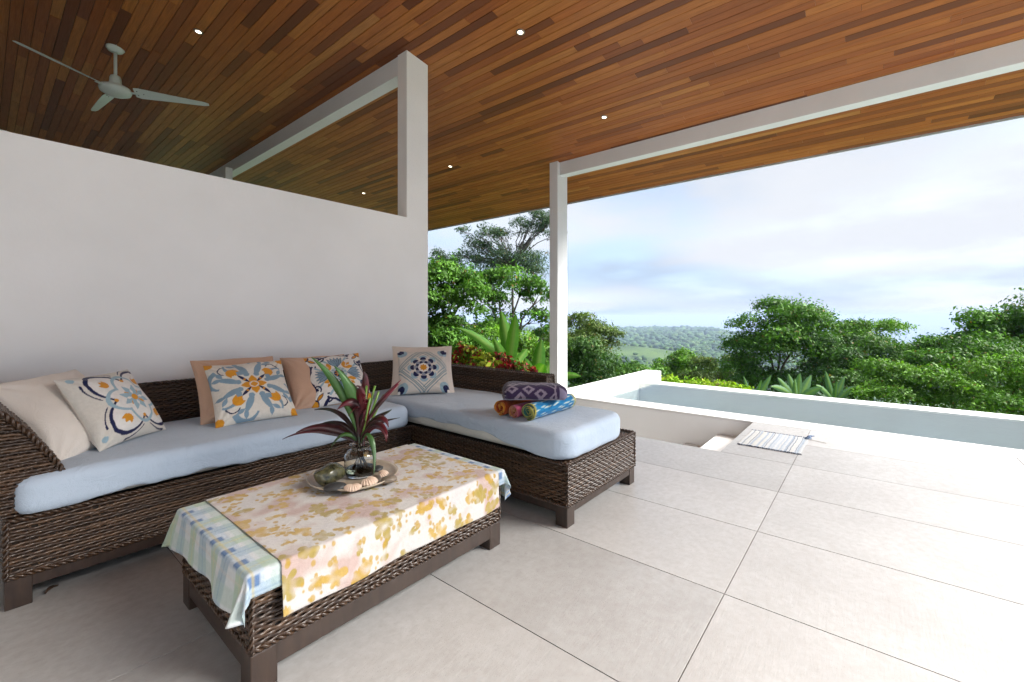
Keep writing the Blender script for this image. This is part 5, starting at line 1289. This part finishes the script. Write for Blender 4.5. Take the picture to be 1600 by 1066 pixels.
def banana(name, label, px, d, base_z, leaves, seed, group, stem_h=.8, col=((.035, .125, .012), (.075, .215, .018))):
    """leaves: list of (tip px, tip py, depth offset, half width)"""
    rs = np.random.default_rng(seed); bp = CF * d + CR * ((px - 800) / 682 * d)
    e = empty(name, (bp.x, bp.y, base_z), label=label, cat='banana plant', group=group)
    b = MB(); top = Vector((bp.x, bp.y, base_z + stem_h)); b.tube([(bp.x, bp.y, base_z - .1), (bp.x, bp.y, base_z + stem_h * .5), top], [.09, .075, .05], 10)
    me = b.me('stem', True); set_col(me, np.tile((.10, .15, .04), (len(me.vertices), 1))); kid(obj('stem', me, M_fol), e)
    for (tx, ty, dd, hw) in leaves:
        hw *= .86; tip = view_pt(tx, ty, d + dd); st_ = top + Vector(rs.normal(0, .02, 3)); L = (tip - st_).length
        ctrl = st_.lerp(tip, .45) + Vector((0, 0, .22 * L * (1 if tip.z < st_.z + .7 * L else .12)))
        n = 26; V = []; cl = []; sdv = (tip - st_).cross(CF + Vector((0, 0, -.5))).normalized(); tint = rs.uniform(0, 1)
        for i in range(n + 1):
            t_ = i / n; c_ = st_.lerp(ctrl, t_).lerp(ctrl.lerp(tip, t_), t_); tg = (ctrl - st_).lerp(tip - ctrl, t_).normalized()
            s2 = (sdv - tg * sdv.dot(tg)).normalized(); nr = s2.cross(tg)
            wd = hw * (0 if t_ < .16 else math.sin(math.pi * min(1, ((t_ - .16) / .84)) ** .75) ** .6); wd = max(wd, .012)
            for k in (-1, -.5, 0, .5, 1):
                rip_ = .03 * hw * math.sin(t_ * 34 + k * 5 + seed) * abs(k); tear = 1 - (.16 * rs.random() if abs(k) == 1 else 0)
                V.append(c_ + s2 * (k * wd * tear) + nr * (abs(k) * wd * .30 + rip_)); m2 = (.5 + .5 * math.sin(t_ * 60)) * .25 + tint * .6
                cl.append([a_ * (1 - m2) + b_ * m2 for a_, b_ in zip(*col)] if k != 0 else (.14, .25, .05))
        F = [(i * 5 + k, i * 5 + k + 1, (i + 1) * 5 + k + 1, (i + 1) * 5 + k) for i in range(n) for k in range(4)]
        me = mesh('leaf', V, F, True); set_col(me, np.array(cl)); kid(obj('leaf', me, M_fol), e)
GB = 'banana plants'
banana('banana_plant', 'banana plant with two tall upright leaves behind the red shrub', 798, 9.4, -.45, [(783, 486, .2, .19), (806, 491, -.1, .17), (716, 513, -.3, .12), (772, 530, -.2, .14), (824, 545, .3, .14), (768, 560, -.4, .12)], 3, GB, .55)
banana('banana_plant', 'young banana plant with broad leaves close to the roof post', 838, 8.8, -.45, [(846, 530, .1, .17), (820, 560, -.4, .15), (868, 560, .2, .16), (818, 585, -.6, .14), (908, 588, -.2, .12), (850, 570, -.6, .16)], 4, GB, .35)
GBC = ((.045, .12, .045), (.11, .22, .09))
banana('banana_plant', 'banana plant with arching grey green leaves in the middle beyond the pool', 1247, 13.0, -2.2, [(1215, 590, 0, .16), (1232, 584, .2, .15), (1250, 583, 0, .15), (1268, 586, .2, .16), (1205, 604, -.3, .14), (1285, 606, -.2, .14), (1242, 592, -.4, .15)], 5, GB, .95, GBC)
banana('banana_plant', 'banana plant with narrow leaves beyond the hedge plants', 1180, 13.2, -2.3, [(1162, 588, 0, .10), (1205, 586, .1, .12), (1150, 598, .1, .10), (1190, 594, -.3, .10)], 6, GB, .9, GBC)
banana('banana_plant', 'banana plant half hidden against the dark vine shrub', 1305, 13.4, -2.3, [(1290, 580, 0, .13), (1320, 588, .2, .13), (1338, 604, 0, .12), (1275, 602, -.2, .12), (1308, 596, -.3, .12)], 7, GB, .9, GBC)

# ------------------------------------------------------------------ haze
hz_m = bpy.data.materials.new('haze_air'); hz_m.use_nodes = True; t = hz_m.node_tree; t.nodes.clear()
o_ = t.nodes.new('ShaderNodeOutputMaterial'); pv = t.nodes.new('ShaderNodeVolumePrincipled'); pv.inputs['Color'].default_value = (.50, .62, .86, 1); pv.inputs['Density'].default_value = .00022; pv.inputs['Anisotropy'].default_value = 0.0
t.links.new(pv.outputs[0], o_.inputs['Volume'])
boxo('haze', hz_m, -14500, 14500, -14500, 14500, -235, 40, kind='stuff')
